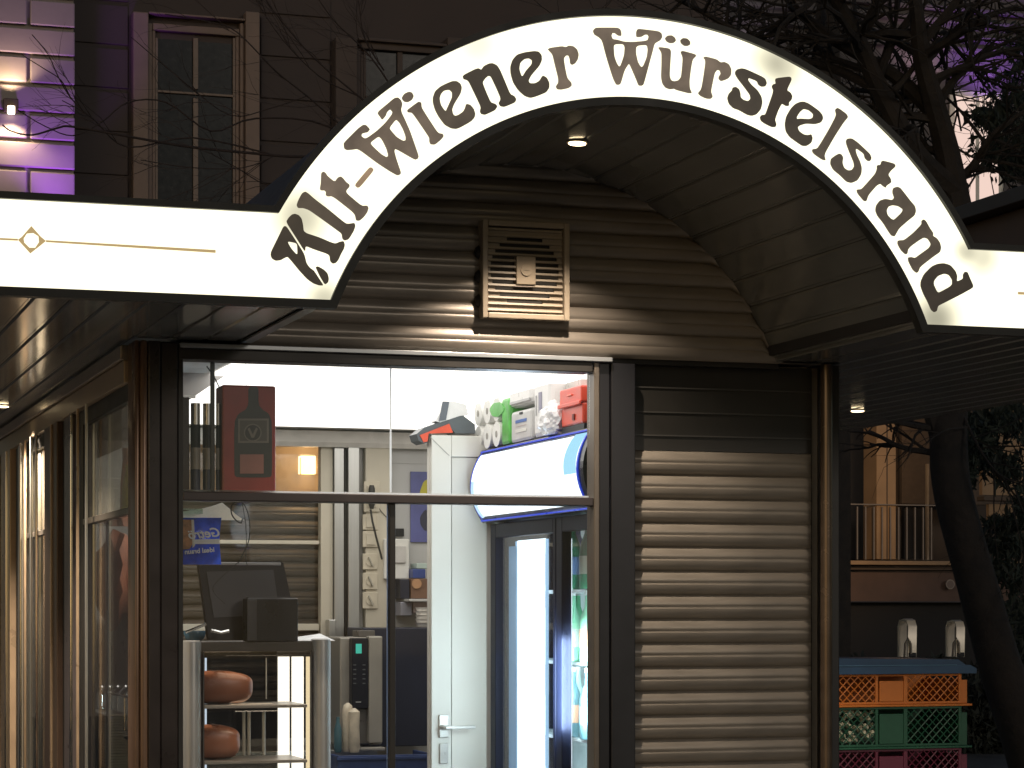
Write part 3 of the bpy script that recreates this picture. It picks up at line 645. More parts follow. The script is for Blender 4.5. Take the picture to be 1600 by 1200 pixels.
def shelfbox(u0, u1, vt, name, mat, label, cat, d=.07, y=0.0, c=.004):
    a, b = P(u0, 768, Y=YI+y), P(u1, 768, Y=YI+y); T = thing(name, label, cat, ((a.x+b.x)/2, YI+y+d/2, 1.8345), 'boxes and tubes on the window bar')
    return T, a.x, b.x, P(u0, vt, Y=YI+y).z
T, a, b, zt = shelfbox(268, 296, 620, 'bottle_box', BROWN, 'dark maroon box half hidden behind the corner post on the window bar', 'box')
MB().box((a, YI, 1.8345), (b, YI+.07, zt), .003).build('carton', M('maroon', (.035,.012,.012), .5), T)
TUB = [(299, 314.5, 628, 'left of two silver capped bottle tubes on the window bar'), (318, 333, 628, 'silver capped bottle tube right beside the thin window bar'), (338, 345, 628, 'slim tube squeezed against the red gift box')]
for u0, u1, vt, lab in TUB:
    T, a, b, zt = shelfbox(u0, u1, vt, 'bottle_tube', DARK, lab, 'bottle tube', y=.02)
    c = (a+b)/2; r = (b-a)/2; cy = YI+.02+r
    zz_ = [P(300, v, Y=YI).z for v in (628, 662, 698, 732, 768)]
    for k, (mt, nm) in enumerate(((STEEL, 'cap'), (DARK, 'sleeve'), (M('tube_taupe', (.32,.29,.25), .4), 'wrap'), (M('tube_navy', (.03,.035,.07), .35), 'foot'))):
        MB().cyl((c, cy, max(zz_[k+1], 1.8345)), (c, cy, zz_[k]-.0006), r*(1 if k else .96), n=18).build(nm, mt, T, smooth=True)
# cables by the shelf
def cable(pts, r, label, Y, mat=None, name='cable'):
    q = [P(u, v, Y=Y + (dy if len(p_) > 2 else 0)) for p_ in pts for (u, v, dy) in [(p_ + (0,))[:3]]]
    # smooth
    pts2 = []
    for i in range(len(q)-1):
        p0, p1, p2, p3 = q[max(i-1,0)], q[i], q[i+1], q[min(i+2, len(q)-1)]
        for k in range(5):
            t = k/5; pts2.append(.5*((2*p1)+(p2-p0)*t+(2*p0-5*p1+4*p2-p3)*t*t+(3*p1-p0-3*p2+p3)*t**3))
    pts2.append(q[-1])
    return MB().tube(pts2, r, 6).build(name, mat or M('cable_black', (.02,.02,.02), .5), None, smooth=True, label=label, cat='cable')
cable([(323,572),(334,588),(343,606)], .0018, 'short thick black wire slanting down to the red gift box', YI+.03)
cable([(384,566),(384.5,585),(385,602)], .0006, 'thin wire hanging straight above the red gift box', YI+.04)
cable([(355,570),(372,576),(390,579),(408,577),(420,573)], .0006, 'thin wire curving under the lintel above the gift box', YI+.05)
cable([(345,606),(340,612),(338,620)], .0006, 'tiny wire loop between window bar and gift box', YI+.045)

# ------------------------------------------------------------------ display cabinet with meat loaves
YC = 7.35
def pc(u, v, dy=0): return P(u, v, Y=YC+dy)
DC = thing('display_cabinet', 'silver heated display cabinet with rounded corner posts and lit shelves behind the window', 'display cabinet', pc(402, 1250))
zt = pc(400, 1003).z; zb = .93
SIL = M('cabinet_silver', (.34,.335,.32), .38, .4, .06, 6)
def post(u0, u1, vt, nm, dy=0.0):
    a, b = pc(u0, 1000, dy).x, pc(u1, 1000, dy).x; r = (b-a)/2
    z = pc(u0, vt, dy).z
    return MB().lathe((a+r, YC+dy+r, 0), [(r, zb), (r, z-.01), (r*.94, z-.003), (r*.8, z)], 24).build(nm, SIL, DC, smooth=True)
post(285, 318, 1001, 'corner_post'); post(489, 520, 998, 'corner_post')
xa_, xb_ = pc(318, 0).x, pc(489, 0).x
B((xa_-.01, YC+.02, zt-.03), (xb_+.01, YC+.30, zt), 'top_panel', M('cabinet_dark', (.06,.052,.045), .4), DC, .003)
B((xa_, YC+.012, zb), (pc(320.5, 0).x, YC+.03, zt-.031), 'frame', MATS['cabinet_dark'], DC); B((pc(487.5, 0).x, YC+.012, zb), (xb_, YC+.03, zt-.031), 'frame', MATS['cabinet_dark'], DC)
for vv, nm in ((1102, 'shelf'), (1189, 'shelf')):
    z = pc(400, vv).z; B((xa_+.003, YC+.025, z-.010), (pc(483, 0).x, YC+.27, z), nm, M('shelf_alu', (.33,.30,.26), .35, .4), DC, .002)
for u0, u1, v0_, v1_, c_, s_ in ((435, 453, 1026, 1240, (1, .93, .78), 1.5), (456.5, 475, 1026, 1240, (1, .94, .80), 1.6), (479, 487, 1026, 1240, (1, .80, .48), .95), (320.8, 323.5, 1028, 1240, (.75, .88, 1), .8)):
    a, b = pc(u0, v0_, .30), pc(u1, v1_, .30)
    MB().box((a.x, YC+.305, a.z), (b.x, YC+.31, max(b.z, zb))).build('back_glow_strip', emis('cab_glow', c_, s_), DC)  # emissive strips stand in for light coming through the case's back
for u0, z0_, z1_ in ((381, 1112, 1180), (389, 1112, 1180), (412, 1112, 1180), (416, 1028, 1092)):
    a = pc(u0, z0_, .2); b = pc(u0, z1_, .2); MB().cyl(a, b, .0055 if u0 < 413 else .002, n=12).build('glass_tube', M('tube_glass', (.45,.43,.36), .25), DC, smooth=True)
MB().box((pc(320.6,0).x, YC+.014, zb+.001), (pc(487.4,0).x, YC+.017, zt-.032)).build('pane', GL, DC)
B((xa_, YC+.315, zb), (pc(434,0,.3).x, YC+.32, zt-.031), 'rear_pane', glass('smoky_glass', (.5,.46,.4)), DC)
def loaf(u0, u1, v0_, v1_, label):
    a, b = pc(u0, v1_, .08), pc(u1, v0_, .08); L = b.x-a.x; H = b.z-a.z; W_ = .10
    T = thing('meat_loaf', label, 'meat loaf', (a.x+L/2, YC+.13, a.z), 'meat loaves in the display cabinet')
    bm = bmesh.new(); bmesh.ops.create_uvsphere(bm, u_segments=28, v_segments=18, radius=1)
    vs = []
    for q in bm.verts:
        s = lambda t, e_: math.copysign(abs(t)**e_, t)
        x, y, z = s(q.co.x, .62), s(q.co.y, .7), s(q.co.z, .62)
        k = 1 - .18*max(0, x)*(max(0, z))
        vs.append((a.x+L/2+x*L/2, YC+.13+y*W_/2, a.z+H/2+z*H/2*k + .0015*math.sin(9*x+5*y)))
    fs = [tuple(v.index for v in f.verts) for f in bm.faces]; bm.free()
    MB().add(vs, fs).build('crust', M('meat_crust', (.24,.095,.05), .3, 0, .08, 14, .05, 60), T, smooth=True)
    return T
lamp('cabinet_lamp', 'AREA', ((xa_+xb_)/2, YC+.10, zt-.034), .35, (1,.82,.6), .2, (0,.1,-1))
lamp('cabinet_lamp_low', 'AREA', ((xa_+xb_)/2, YC+.06, pc(400,1104).z-.004), .28, (1,.82,.6), .14, (0,.2,-1))
loaf(296, 399, 1048, 1101, 'glossy reddish brown meat loaf on the upper cabinet shelf')
loaf(296, 379, 1132, 1188, 'reddish brown meat loaf on the lower cabinet shelf')
COUNTER = thing('counter', 'steel work counter running under the serving window', 'counter', (1.9, 7.3, .06))
B((XL+.15, YW+.10, .86), (2.44, 7.70, .925), 'worktop', STEEL, COUNTER, .004); B((XL+.17, YW+.14, .06), (2.42, 7.64, .859), 'cupboard', GREYW, COUNTER)
# till screen, printer box, papers, tongs on cabinet
zt2 = zt+.001
TS = thing('till_screen', 'black till screen seen from behind, standing on the display cabinet', 'screen', (pc(380, 1000, .1).x, YC+.1, zt2))
ya = YC+.10
def pq(u, v, y): return P(u, v, Y=y)
sc = [(313,880),(441,876),(446,880),(462,965),(462,1000),(326,1000)]
MB().prism([[(pq(u, v, ya).x, max(pq(u, v, ya).z, zt2)) for u, v in sc]], lambda a, b, d: Vector((a, ya+d+(b-zt2)*.12, b)), .035).build('casing', DARK, TS)
MB().box((pq(312,0,ya).x, ya+.028, pq(0,881,ya).z), (pq(442,0,ya).x, ya+.062, pq(0,876,ya).z), .002).build('rim', M('rim_grey', (.3,.3,.31), .35), TS)
MB().prism([[(pq(u, v, ya-.003).x, pq(u, v, ya-.003).z) for u, v in ((325,893),(430,890),(438,960),(335,965))]], lambda a, b, d: Vector((a, ya-.003+d+(b-zt2)*.12, b)), .004).build('back_cover', M('cover_black', (.032,.033,.042), .45), TS)
PB = thing('receipt_printer', 'small black receipt printer box in front of the till screen', 'printer', (pq(426, 1000, ya-.07).x, ya-.05, zt2))
a, b = pq(386, 935, ya-.08), pq(466, 1000, ya-.08)
MB().box((a.x, ya-.08, zt2), (b.x, ya-.01, a.z), .004).build('casing', M('printer_black', (.012,.013,.018), .3), PB)
MB().box((pq(386,0,ya-.08).x, ya-.083, zt2+.003), (pq(401,0,ya-.08).x, ya-.0805, a.z-.004), .001).build('side_cover', M('printer_grey', (.05,.05,.055), .4), PB)
MB().box((a.x+.006, ya-.07, a.z+.0005), (b.x-.006, ya-.03, a.z+.004), .001).build('lid', MATS['printer_grey'], PB)
pp_ = MB(); a, b = pc(466, 997, .02), pc(521, 985, .02)
pp_.add([(a.x, YC+.02, zt+.002), (b.x+.005, YC+.02, zt+.001), (b.x-.01, YC+.16, zt+.022), (a.x+.02, YC+.16, zt+.010), (a.x, YC+.02, zt+.003), (b.x+.005, YC+.02, zt+.003), (b.x-.01, YC+.16, zt+.024), (a.x+.02, YC+.16, zt+.012)], [(0,1,2,3),(7,6,5,4),(0,4,5,1),(1,5,6,2),(2,6,7,3),(3,7,4,0)])
simple(pp_, 'paper_sheet', M('paper', (.78,.78,.76), .7), 'white paper curling on the right end of the display cabinet top', 'paper', (0,0,0))
tg = MB(); tg.tube([pc(330, 985, .03), pc(345, 989, .03), pc(358, 986, .03)], .006); tg.tube([pc(290, 988, .05), pc(305, 982, .05), pc(322, 975, .05)], .005)
simple(tg, 'serving_tongs', CHROME, 'metal serving tongs lying on the left of the cabinet top', 'tongs', (0,0,0), smooth=True)
bb = MB(); a = pc(306, 1001, .1); bb.lathe((a.x, YC+.12, zt), [(.020,.001),(.030,.010),(.036,.028),(.034,.034)], 20)
simple(bb, 'blue_bowl', M('bowl_blue', (.05,.12,.18), .25), 'small dark blue bowl at the left end of the cabinet top', 'bowl', (0,0,0), smooth=True)
# snack bag with mirrored print, paper roll, cables
YG = YW+.18
SB = thing('snack_bag', 'bright blue printed foil snack bag hanging at the left of the window', 'bag', P(315, 880, Y=YG))
pts = [(279,806),(346,813),(343,835),(340,850),(343,878),(310,882),(283,884),(262,884)]
q_ = [P(u, v, Y=YG) for u, v in pts]
vs = []; NX, NZ = 14, 12
for j in range(NZ+1):
    for i in range(NX+1):
        s, t_ = i/NX, j/NZ
        u = 266 + (346-266)*s - 4*math.sin(t_*math.pi)*(s-.3); v = 809 + (882-809)*t_
        bul = .022*math.sin(s*math.pi)**.7*math.sin(min(1, t_*1.1)*math.pi*.9)**.7
        p_ = P(u, v, Y=YG); vs.append((p_.x, YG-bul+.002*math.sin(17*s+9*t_), p_.z))
fs = [(j*(NX+1)+i, j*(NX+1)+i+1, (j+1)*(NX+1)+i+1, (j+1)*(NX+1)+i) for j in range(NZ) for i in range(NX)]
m = len(vs); vs2 = [(x, YG+.012+(YG-y), z) for x, y, z in vs]
bagm = M('bag_blue', (.035,.11,.85), .22, 0, .3, 30, .25, 25)
MB().add(vs + vs2, fs + [tuple(i+m for i in f[::-1]) for f in fs]).build('foil', bagm, SB, smooth=True)
flat([(262,812),(299,812),(301,850),(296,858),(262,858)], 'picture_field', M('food_brown', (.42,.19,.09), .5, 0, .5, 60), SB, 1, Y=YG-.0275, it=0)
flat([(299,812),(303,812),(305,852),(301,856)], 'white_edge', WHITE, SB, 2, Y=YG-.0275, it=0)
def text(txt, u, v, h, Y, mat, par, mirror=False, rot=0., name='lettering', shear=0., bold=.0):
    cu = bpy.data.curves.new(name, 'FONT'); cu.body = txt; cu.size = h; cu.extrude = .0004; cu.shear = shear; cu.offset = bold; cu.align_x = 'CENTER'; cu.resolution_u = 3
    tmp = bpy.data.objects.new('tmp', cu); COL.objects.link(tmp); bpy.context.view_layer.update()
    me = bpy.data.meshes.new_from_object(tmp.evaluated_get(bpy.context.evaluated_depsgraph_get())); bpy.data.objects.remove(tmp)
    me.materials.clear(); me.materials.append(mat)
    p = P(u, v, Y=Y); mt = Matrix.Translation(p - BASE[par.name]) @ Matrix.Rotation(rot, 4, 'Y') @ Matrix.Rotation(R(90), 4, 'X')
    if mirror: mt = mt @ Matrix.Scale(-1, 4, (1, 0, 0))
    me.transform(mt)
    if mirror: me.flip_normals()
    o = bpy.data.objects.new(name, me); COL.objects.link(o); o.parent = par; BASE[o.name] = BASE[par.name]; return o
PRW = M('print_white', (.8,.85,.9), .5)
text('Getrö', 321, 840, .038, YG-.030, PRW, SB, True, R(-6), shear=.3, bold=.0008)
flat([(303,843),(343,842),(343,850),(303,850)], 'white_band', PRW, SB, 2, Y=YG-.0285, it=0)
text('ideal braun', 312, 864, .020, YG-.030, PRW, SB, True, R(-5), bold=.0006)
prl = MB()
cq = [P(u, v, Y=YG+.05) for u, v in ((262,806),(285,799),(310,796),(335,790),(352,784),(361,793),(372,805),(382,813),(262,812))]
prl.add([(q.x, YG+.05+(q.z-cq[-1].z)*.9, q.z) for q in cq], [tuple(range(len(cq)))])
simple(prl, 'folded_card', translucent('shade_cream', (.95,.93,.80), .6), 'cream angled folded card above the blue snack bag', 'card', (0,0,0))
cable([(372,780),(362,790),(362,803),(368,812),(376,817),(379,811)], .0022, 'looped black cable hanging beside the cream shade', YG+.02)
cable([(375,780),(385,795),(390,815),(390,835),(387,850),(380,865),(372,880)], .0016, 'long black cable running down past the snack bag to the till', YG+.03)
cable([(378,782),(381,800),(384,820),(385,850),(384,872),(387,885)], .0012, 'thin cable hanging straight down onto the till screen', YG+.04)
cable([(384,868),(365,885),(345,903),(333,918),(338,930),(352,943)], .0012, 'thin cable draped in a bend across the till screen back', YC+.03)

# ------------------------------------------------------------------ back of the room
def atb(u, v, d=0.0): return P(u, v, Y=YB-.045-d)
grp = 'switches on the cream service column'
def plate(u0, v0_, u1, v1_, label, kind, name='light_switch'):
    a, b = atb(u0, v0_), atb(u1, v1_)
    T = thing(name, label, 'switch' if name == 'light_switch' else 'socket', ((a.x+b.x)/2, YB-.046, (a.z+b.z)/2), grp)
    MB().box((a.x, YB-.046, b.z), (b.x, YB-.055, a.z), .002).build('plate', M('switch_cream', (.62,.56,.44), .4), T)
    cx_, cz_ = (a.x+b.x)/2, (a.z+b.z)/2; w_, h_ = (b.x-a.x), (a.z-b.z)
    if kind == 'rocker':
        MB().box((cx_-w_*.3, YB-.0555, cz_-h_*.36), (cx_+w_*.3, YB-.061, cz_+h_*.36), .002).build('rocker', MATS['switch_cream'], T)
    else:
        MB().cyl((cx_, YB-.0555, cz_), (cx_, YB-.060, cz_), w_*.30, n=20).build('dial', MATS['switch_cream'], T, smooth=True)
        MB().box((cx_-.004, YB-.0605, cz_-h_*.33), (cx_+.004, YB-.070, cz_+h_*.33), .002, rot=(0, R(-24), 0)).build('toggle', M('toggle_grey', (.42,.39,.32), .4), T)
plate(566, 804, 590, 828, 'square cream rocker switch directly under the bar', 'rocker')
plate(566, 830, 590, 855, 'lower cream rocker switch above the three rotary switches', 'rocker')
plate(566, 865, 589, 890, 'topmost of the three rotary switches', 'dial')
plate(566, 895, 589, 921, 'middle of the three rotary switches', 'dial')
plate(566, 925, 589, 951, 'lowest of the three rotary switches', 'dial')
plate(568, 752, 592, 800, 'cream wall socket with a black plug at bar height', 'rocker', 'wall_socket')
PLG = MB(); a = atb(578, 757, .02); PLG.lathe((a.x, YB-.095, atb(578, 796).z), [(.008,.0),(.014,.02),(.014,.085),(.009,.10)], 14)
pz = [atb(579, 796, .04), atb(582, 815, .045), atb(588, 840, .05), atb(597, 874, .05)]
PLG.tube(pz, .0045, 6)
simple(PLG, 'ladle', M('ladle_black', (.02,.018,.016), .5), 'black plug and stiff dark cable hanging on the cream column', 'plug', (0,0,0), smooth=True)
cable([(588,782),(593,795),(602,806),(612,816),(617,822)], .0015, 'thin cable running from the column to the black label strip', YB-.05)
SH = thing('wall_box', 'white wall box under the black strip beside the mullion', 'wall box', atb(617, 870))
a, b = atb(598, 842), atb(637, 905); MB().box((a.x, YB-.002, b.z), (b.x, YB-.07, a.z), .004).build('casing', WHITE, SH)
a, b = atb(612, 853), atb(631, 880); MB().box((a.x, YB-.0705, b.z), (b.x, YB-.08, a.z), .003).build('cover', M('cover_grey', (.55,.53,.5), .4), SH)
LS = thing('label_strip', 'black strip with white field on the back wall behind the mullion', 'strip', atb(615, 831))
a, b = atb(596, 825), atb(634, 838); MB().box((a.x, YB-.004, b.z), (b.x, YB-.02, a.z), .002).build('plate', DARK, LS)
a, b = atb(606, 827), atb(614, 836); MB().box((a.x, YB-.0455, b.z), (b.x, YB-.0205, a.z), .001).build('white_field', WHITE, LS)
NP = thing('notice_poster', 'violet blue wall poster with yellow patch beside the white door', 'poster', atb(657, 790))
a, b = atb(645, 736), atb(676, 847); MB().box((a.x, YB-.004, b.z), (b.x, YB-.012, a.z), .001).build('sheet', M('poster_violet', (.10,.11,.30), .45, 0, .15), NP)
yp = YB-.013
def bl(pts, nm, mt, par, Y, lay=1): flat(pts, nm, mt, par, lay, Y=Y, it=1)
bl([(656,768),(662,752),(670,748),(678,752),(678,772),(656,774)], 'yellow_patch', M('poster_yellow', (.5,.45,.05), .5), NP, yp)
bl([(656,808),(664,796),(672,800),(674,826),(664,830),(657,820)], 'dark_figure', M('poster_dark', (.03,.03,.06), .5), NP, yp)
# shelf goods in the corner next to the door
SHF = thing('corner_shelf', 'small wall shelf with boxes beside the white door', 'shelf', atb(645, 938))
a, b = atb(624, 936), atb(672, 940); MB().box((a.x, YB-.003, b.z), (b.x, YB-.20, a.z), .002).build('board', GREYW, SHF)
grpb = 'goods on the corner shelf'
def good(u0, v0_, u1, v1_, mat, label, cat, name, d0=.02, d1=.12, c=.003):
    a, b = atb(u0, v0_, d1-.045), atb(u1, v1_, d1-.045)
    return simple(MB().box((a.x, YB-d0, b.z), (b.x, YB-d1, a.z), c), name, mat, label, cat, (0, 0, 0), grpb)
good(625, 905, 640, 935.5, NAVY, 'dark navy carton on the corner shelf next to the mullion', 'carton', 'carton')
good(642, 904, 668, 935.5, M('kraft_brown', (.17,.09,.055), .6), 'brown box with a round disc on the corner shelf', 'box', 'box')
q = atb(652, 912, .09); simple(MB().cyl((q.x, YB-.122, q.z), (q.x, YB-.128, q.z), .021, n=20), 'wooden_disc', M('disc_tan', (.45,.25,.13), .5), 'tan disc leaning on the brown box on the corner shelf', 'disc', (0,0,0), smooth=True)
good(645, 889, 665, 903.6, M('tub_blue', (.04,.07,.25), .4), 'small blue tub standing on the brown box', 'tub', 'tub')
good(651, 880, 668, 888.6, M('lid_green', (.45,.55,.5), .5), 'pale green lidded container above the blue tub', 'container', 'container')
cu = MB(); q = P(661, 979, Y=YB-.26); 
for k in range(5): cu.lathe((q.x, YB-.26, q.z+.001+k*.016), [(.026,.0),(.033,.0148),(.034,.0155)], 20)
simple(cu, 'cup_stack', M('cup_white', (.78,.76,.72), .5), 'stack of white cups on the navy cabinet', 'cups', (0,0,0), smooth=True)
good(626, 940.5, 644, 962, M('tin_grey', (.3,.3,.34), .4), 'grey blue tin hanging below the corner shelf', 'tin', 'tin')
good(646, 940.5, 668, 958, M('box_rose', (.55,.45,.42), .5), 'pale pink carton below the corner shelf', 'pink carton', 'carton')
# navy cabinet and crate below
NC = thing('navy_cabinet', 'tall navy blue cabinet behind the mullion left of the white door', 'cabinet', P(620, 1176, Y=YB-.32))
a, b = P(567, 981, Y=YB-.33), P(690, 1176, Y=YB-.33)
MB().box((a.x, YB-.06, .93), (b.x, YB-.33, a.z), .004).build('body', NAVY, NC)
RC = thing('rear_counter', 'counter along the back wall under coffee machine and navy cabinet', 'counter', (2.3, YB-.25, .06))
B((1.5, YB-.06, .06), (XR-.8, YB-.42, .9), 'cupboard', GREYW, RC); B((1.48, YB-.055, .901), (XR-.8, YB-.46, .928), 'worktop', STEEL, RC, .003)
BC = thing('blue_tray', 'blue plastic tray on the floor side of the rear counter', 'tray', P(620, 1200, Y=8.9))
a, b = P(528, 1181, Y=8.95), P(680, 1181, Y=8.95); tm = MB()
tm.box((a.x, 8.95, a.z-.10), (b.x, 8.965, a.z), .003); tm.box((a.x, 8.966, a.z-.10), (a.x+.012, 9.24, a.z-.0), .003); tm.box((b.x-.012, 8.966, a.z-.10), (b.x, 9.24, a.z), .003); tm.box((a.x+.013, 8.966, a.z-.10), (b.x-.013, 9.24, a.z-.09), .002)
tm.build('walls', M('tray_blue', (.03,.055,.16), .4), BC); tb = MB().box((a.x-.006, 8.942, a.z-.018), (b.x+.006, 8.9495, a.z-.006), .002); tb.build('rim', MATS['tray_blue'], BC)
ST = B((a.x, 8.95, .06), (b.x, 9.26, a.z-.101), 'side_table', STEEL, None, label='steel side table carrying the blue tray', cat='table')
# coffee machine
YM = 9.22
def pm(u, v, d=0): return P(u, v, Y=YM+d)
CM = thing('coffee_machine', 'silver grey coffee machine with black control strip on the rear counter', 'coffee machine', pm(565, 1175))
a, b = pm(533, 996), pm(599, 1166); CB = M('machine_silver', (.36,.34,.30), .35, .3, .08)
zb_ = .929
MB().box((a.x, YM+.02, zb_+.02), (b.x, YM+.30, a.z), .006).build('body', CB, CM)
q0, q1 = pm(576, 994, -.03), pm(598, 1105, -.03); MB().box((q0.x, YM-.03, pm(0,1172,-.03).z), (q1.x, YM+.019, q0.z), .006).build('front_panel', CB, CM)
q0, q1 = pm(550, 997, -.03), pm(575, 1107, -.03); MB().box((q0.x, YM-.034, q1.z), (q1.x, YM+.019, q0.z), .004).build('control_panel', DARK, CM)
q0, q1 = pm(556, 1006, -.036), pm(565, 1021, -.036); MB().box((q0.x, YM-.037, q1.z), (q1.x, YM-.0342, q0.z), .0005).build('display', emis('display_green', (.10, .75, .55), .6), CM)
bt = MB().box((0,0,0), (.0075,.003,.0045), .0008); b0 = None
for r_ in range(5):
    for c_ in range(2):
        q = pm(552+c_*14.5, 1039+r_*7.2, -.036)
        MB().box((q.x, YM-.0368, q.z-.0025), (q.x+.012, YM-.0342, q.z+.002), .0008).build('button', M('button_grey', (.10,.105,.11), .4), CM)
text('cafe', 560, 1099, .011, YM-.0348, M('badge_grey', (.45,.45,.45), .4), CM) if False else None
q = pm(560, 1097, -.036); MB().box((q.x-.011, YM-.0365, q.z-.002), (q.x+.011, YM-.0342, q.z+.002), .0008).build('badge', M('badge_silver', (.5,.5,.5), .3, .6), CM)
q0, q1 = pm(549, 1108, .0), pm(588, 1163, .0); MB().box((q0.x, YM+.002, q1.z), (q1.x-.012, YM+.0185, q0.z), .002).build('recess', M('recess_grey', (.16,.15,.14), .3, .3), CM)
q = pm(578, 1112, 0); MB().cyl((q.x, YM-.012, q.z+.01), (q.x, YM-.012, q.z-.012), .007, n=12).build('spout', DARK, CM, smooth=True)
q0, q1 = pm(541, 1168, -.03), pm(600, 1176, -.03); MB().box((q0.x-.01, YM-.05, zb_), (q1.x, YM+.019, q0.z), .004).build('drip_tray', CB, CM)
q0 = pm(545, 1163, -.03); MB().box((q0.x+.01, YM-.045, q0.z-.004), (pm(575, 0, -.03).x, YM-.031, q0.z+.004), .002).build('drip_grid', DARK, CM)
q0, q1 = pm(560, 985, .1), pm(586, 995.4, .1); MB().box((q0.x, YM+.10, a.z+.0005), (q1.x, YM+.2, q0.z), .003).build('bean_hopper', M('hopper', (.12,.11,.10), .3), CM)
bg_ = MB(); q = pm(543, 1170, -.05)
for k in range(2):
    c = pm(541+k*7, 1168, -.06); bg_.lathe((c.x, YM-.085-.03*k, zb_), [(.018,.0),(.024,.02),(.021,.10),(.023,.16),(.017,.185-.02*k),(.006,.195-.02*k)], 16)
simple(bg_, 'cup_sleeve', M('sleeve_cream', (.66,.58,.45), .45, 0, .2, 20, .3, 30), 'plastic wrapped stack of cream cups beside the coffee machine', 'cups', (0,0,0), smooth=True)
bg_ = MB(); q = pm(528, 1170, -.1); bg_.lathe((q.x, YM-.10, zb_), [(.012,.0),(.016,.01),(.016,.09),(.007,.12),(.007,.14)], 14)
simple(bg_, 'teal_bottle', M('bottle_teal', (.08,.17,.20), .3), 'small teal bottle between cabinet and coffee machine', 'bottle', (0,0,0), smooth=True)

# rear porch lamp seen through the rear window
q = P(483, 740, Y=YB+.44)
PL = thing('porch_lamp', 'square warm lamp glowing outside the rear window', 'lamp', (q.x, YB+.465, q.z))
a, b = P(469, 712, Y=YB+.42), P(493, 741, Y=YB+.42)
MB().box((a.x, YB+.41, b.z), (b.x, YB+.46, a.z), .004).build('shade', emis('porch_glow', (1, .72, .36), 3.0), PL)
fr_ = MB()
for x in (a.x-.004, b.x): fr_.box((x, YB+.405, b.z-.006), (x+.004, YB+.41, a.z-.01))
fr_.box((a.x-.008, YB+.403, b.z-.006), (b.x+.008, YB+.4045, b.z-.002)); fr_.build('bracket', M('bracket_brass', (.3,.2,.1), .3, .6), PL)
lamp('porch_light', 'POINT', ((a.x+b.x)/2, YB+.36, (a.z+b.z)/2), 1.5, (1, .68, .34), .05)

# ------------------------------------------------------------------ drinks cooler
XC = 2.555; YC0, YC1 = 6.98, 8.13
FR = thing('drinks_cooler', 'black two door glass drinks cooler with glowing white header sign', 'cooler', (2.85, 7.55, .06))
CBK = M('cooler_black', (.006,.008,.022), .5, 0, .2, 5, spec=.15)
ztc = 2.045
cb = MB(); cb.box((XC+.05, YC0, .10), (3.19, YC0+.03, ztc), .003); cb.box((XC+.05, YC1-.03, .10), (3.19, YC1, ztc), .003)
cb.box((3.17, YC0+.031, .10), (3.19, YC1-.031, ztc)); cb.box((XC+.05, YC0+.031, 1.83), (3.169, YC1-.031, ztc)); cb.box((XC+.05, YC0+.031, .06), (3.169, YC1-.031, .35))
cb.build('body', CBK, FR)
B((XC+.30, YC0+.035, .36), (3.16, YC1-.035, 1.828), 'liner', M('liner_white', (.50,.62,.60), .5, 0, .3, 6), FR)
yA, yM0, yM1 = YC1-.004, P(855, 0, X=XC).y, P(880, 0, X=XC).y
zdt = P(800, 838, X=XC).z
dm = MB(); e = .045
def door(y0, y1, xo):
    D = MB(); D.box((XC+xo, y0, .36), (XC+xo+.035, y0+e*.55, 1.80), .003); D.box((XC+xo, y1-e*1.3, .36), (XC+xo+.035, y1, 1.80), .003)
    D.box((XC+xo, y0+e*.55+.0005, zdt), (XC+xo+.035, y1-e*1.3-.0005, 1.80), .003); D.box((XC+xo, y0+e*.55+.0005, .36), (XC+xo+.035, y1-e*1.3-.0005, .41), .003)
    d_ = D.build('door', CBK, FR)
    MB().box((XC+xo+.015, y0+e*.55, .41), (XC+xo+.019, y1-e*1.3, zdt)).build('pane', GL, d_)
    return d_
door(YC0+.002, yM0-.09, .0); door(yM0-.085, yA, -.001)
# LED strips and light column
COOL = emis('cool_led', (.78, .92, 1), 2.4)
y0, y1 = P(851, 0, X=XC+.075).y, P(808, 0, X=XC+.075).y
MB().box((XC+.075, y0, .40), (XC+.082, y1, zdt-.01), .002).build('light_column', COOL, FR)
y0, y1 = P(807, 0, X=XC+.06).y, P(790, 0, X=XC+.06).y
MB().box((XC+.06, y0, .40), (XC+.064, y1, zdt-.03), .001).build('blue_glow_strip', M('pale_blue', (.2,.35,.5), .3, 0, .4, 3, emit=(.16,.36,.62), es=.55), FR)  # self-lit strip paints the soft blue edge of the column's glow
yq = P(884, 0, X=XC+.05).y; MB().box((XC+.055, yq-.02, .40), (XC+.065, yq, zdt-.02)).build('led_strip', COOL, FR)
for ua, ub in ((851.3, 855), (804.5, 807.8)):
    y0, y1 = P(ub, 0, X=XC+.075).y, P(ua, 0, X=XC+.075).y
    MB().box((XC+.0765, y0, .40), (XC+.081, y1, zdt-.012), .001).build('glow_falloff', MATS.get('edge_blue') or emis('edge_blue', (.36, .66, 1), 1.1), FR)  # emissive strips paint the blue fade at the light column's sides
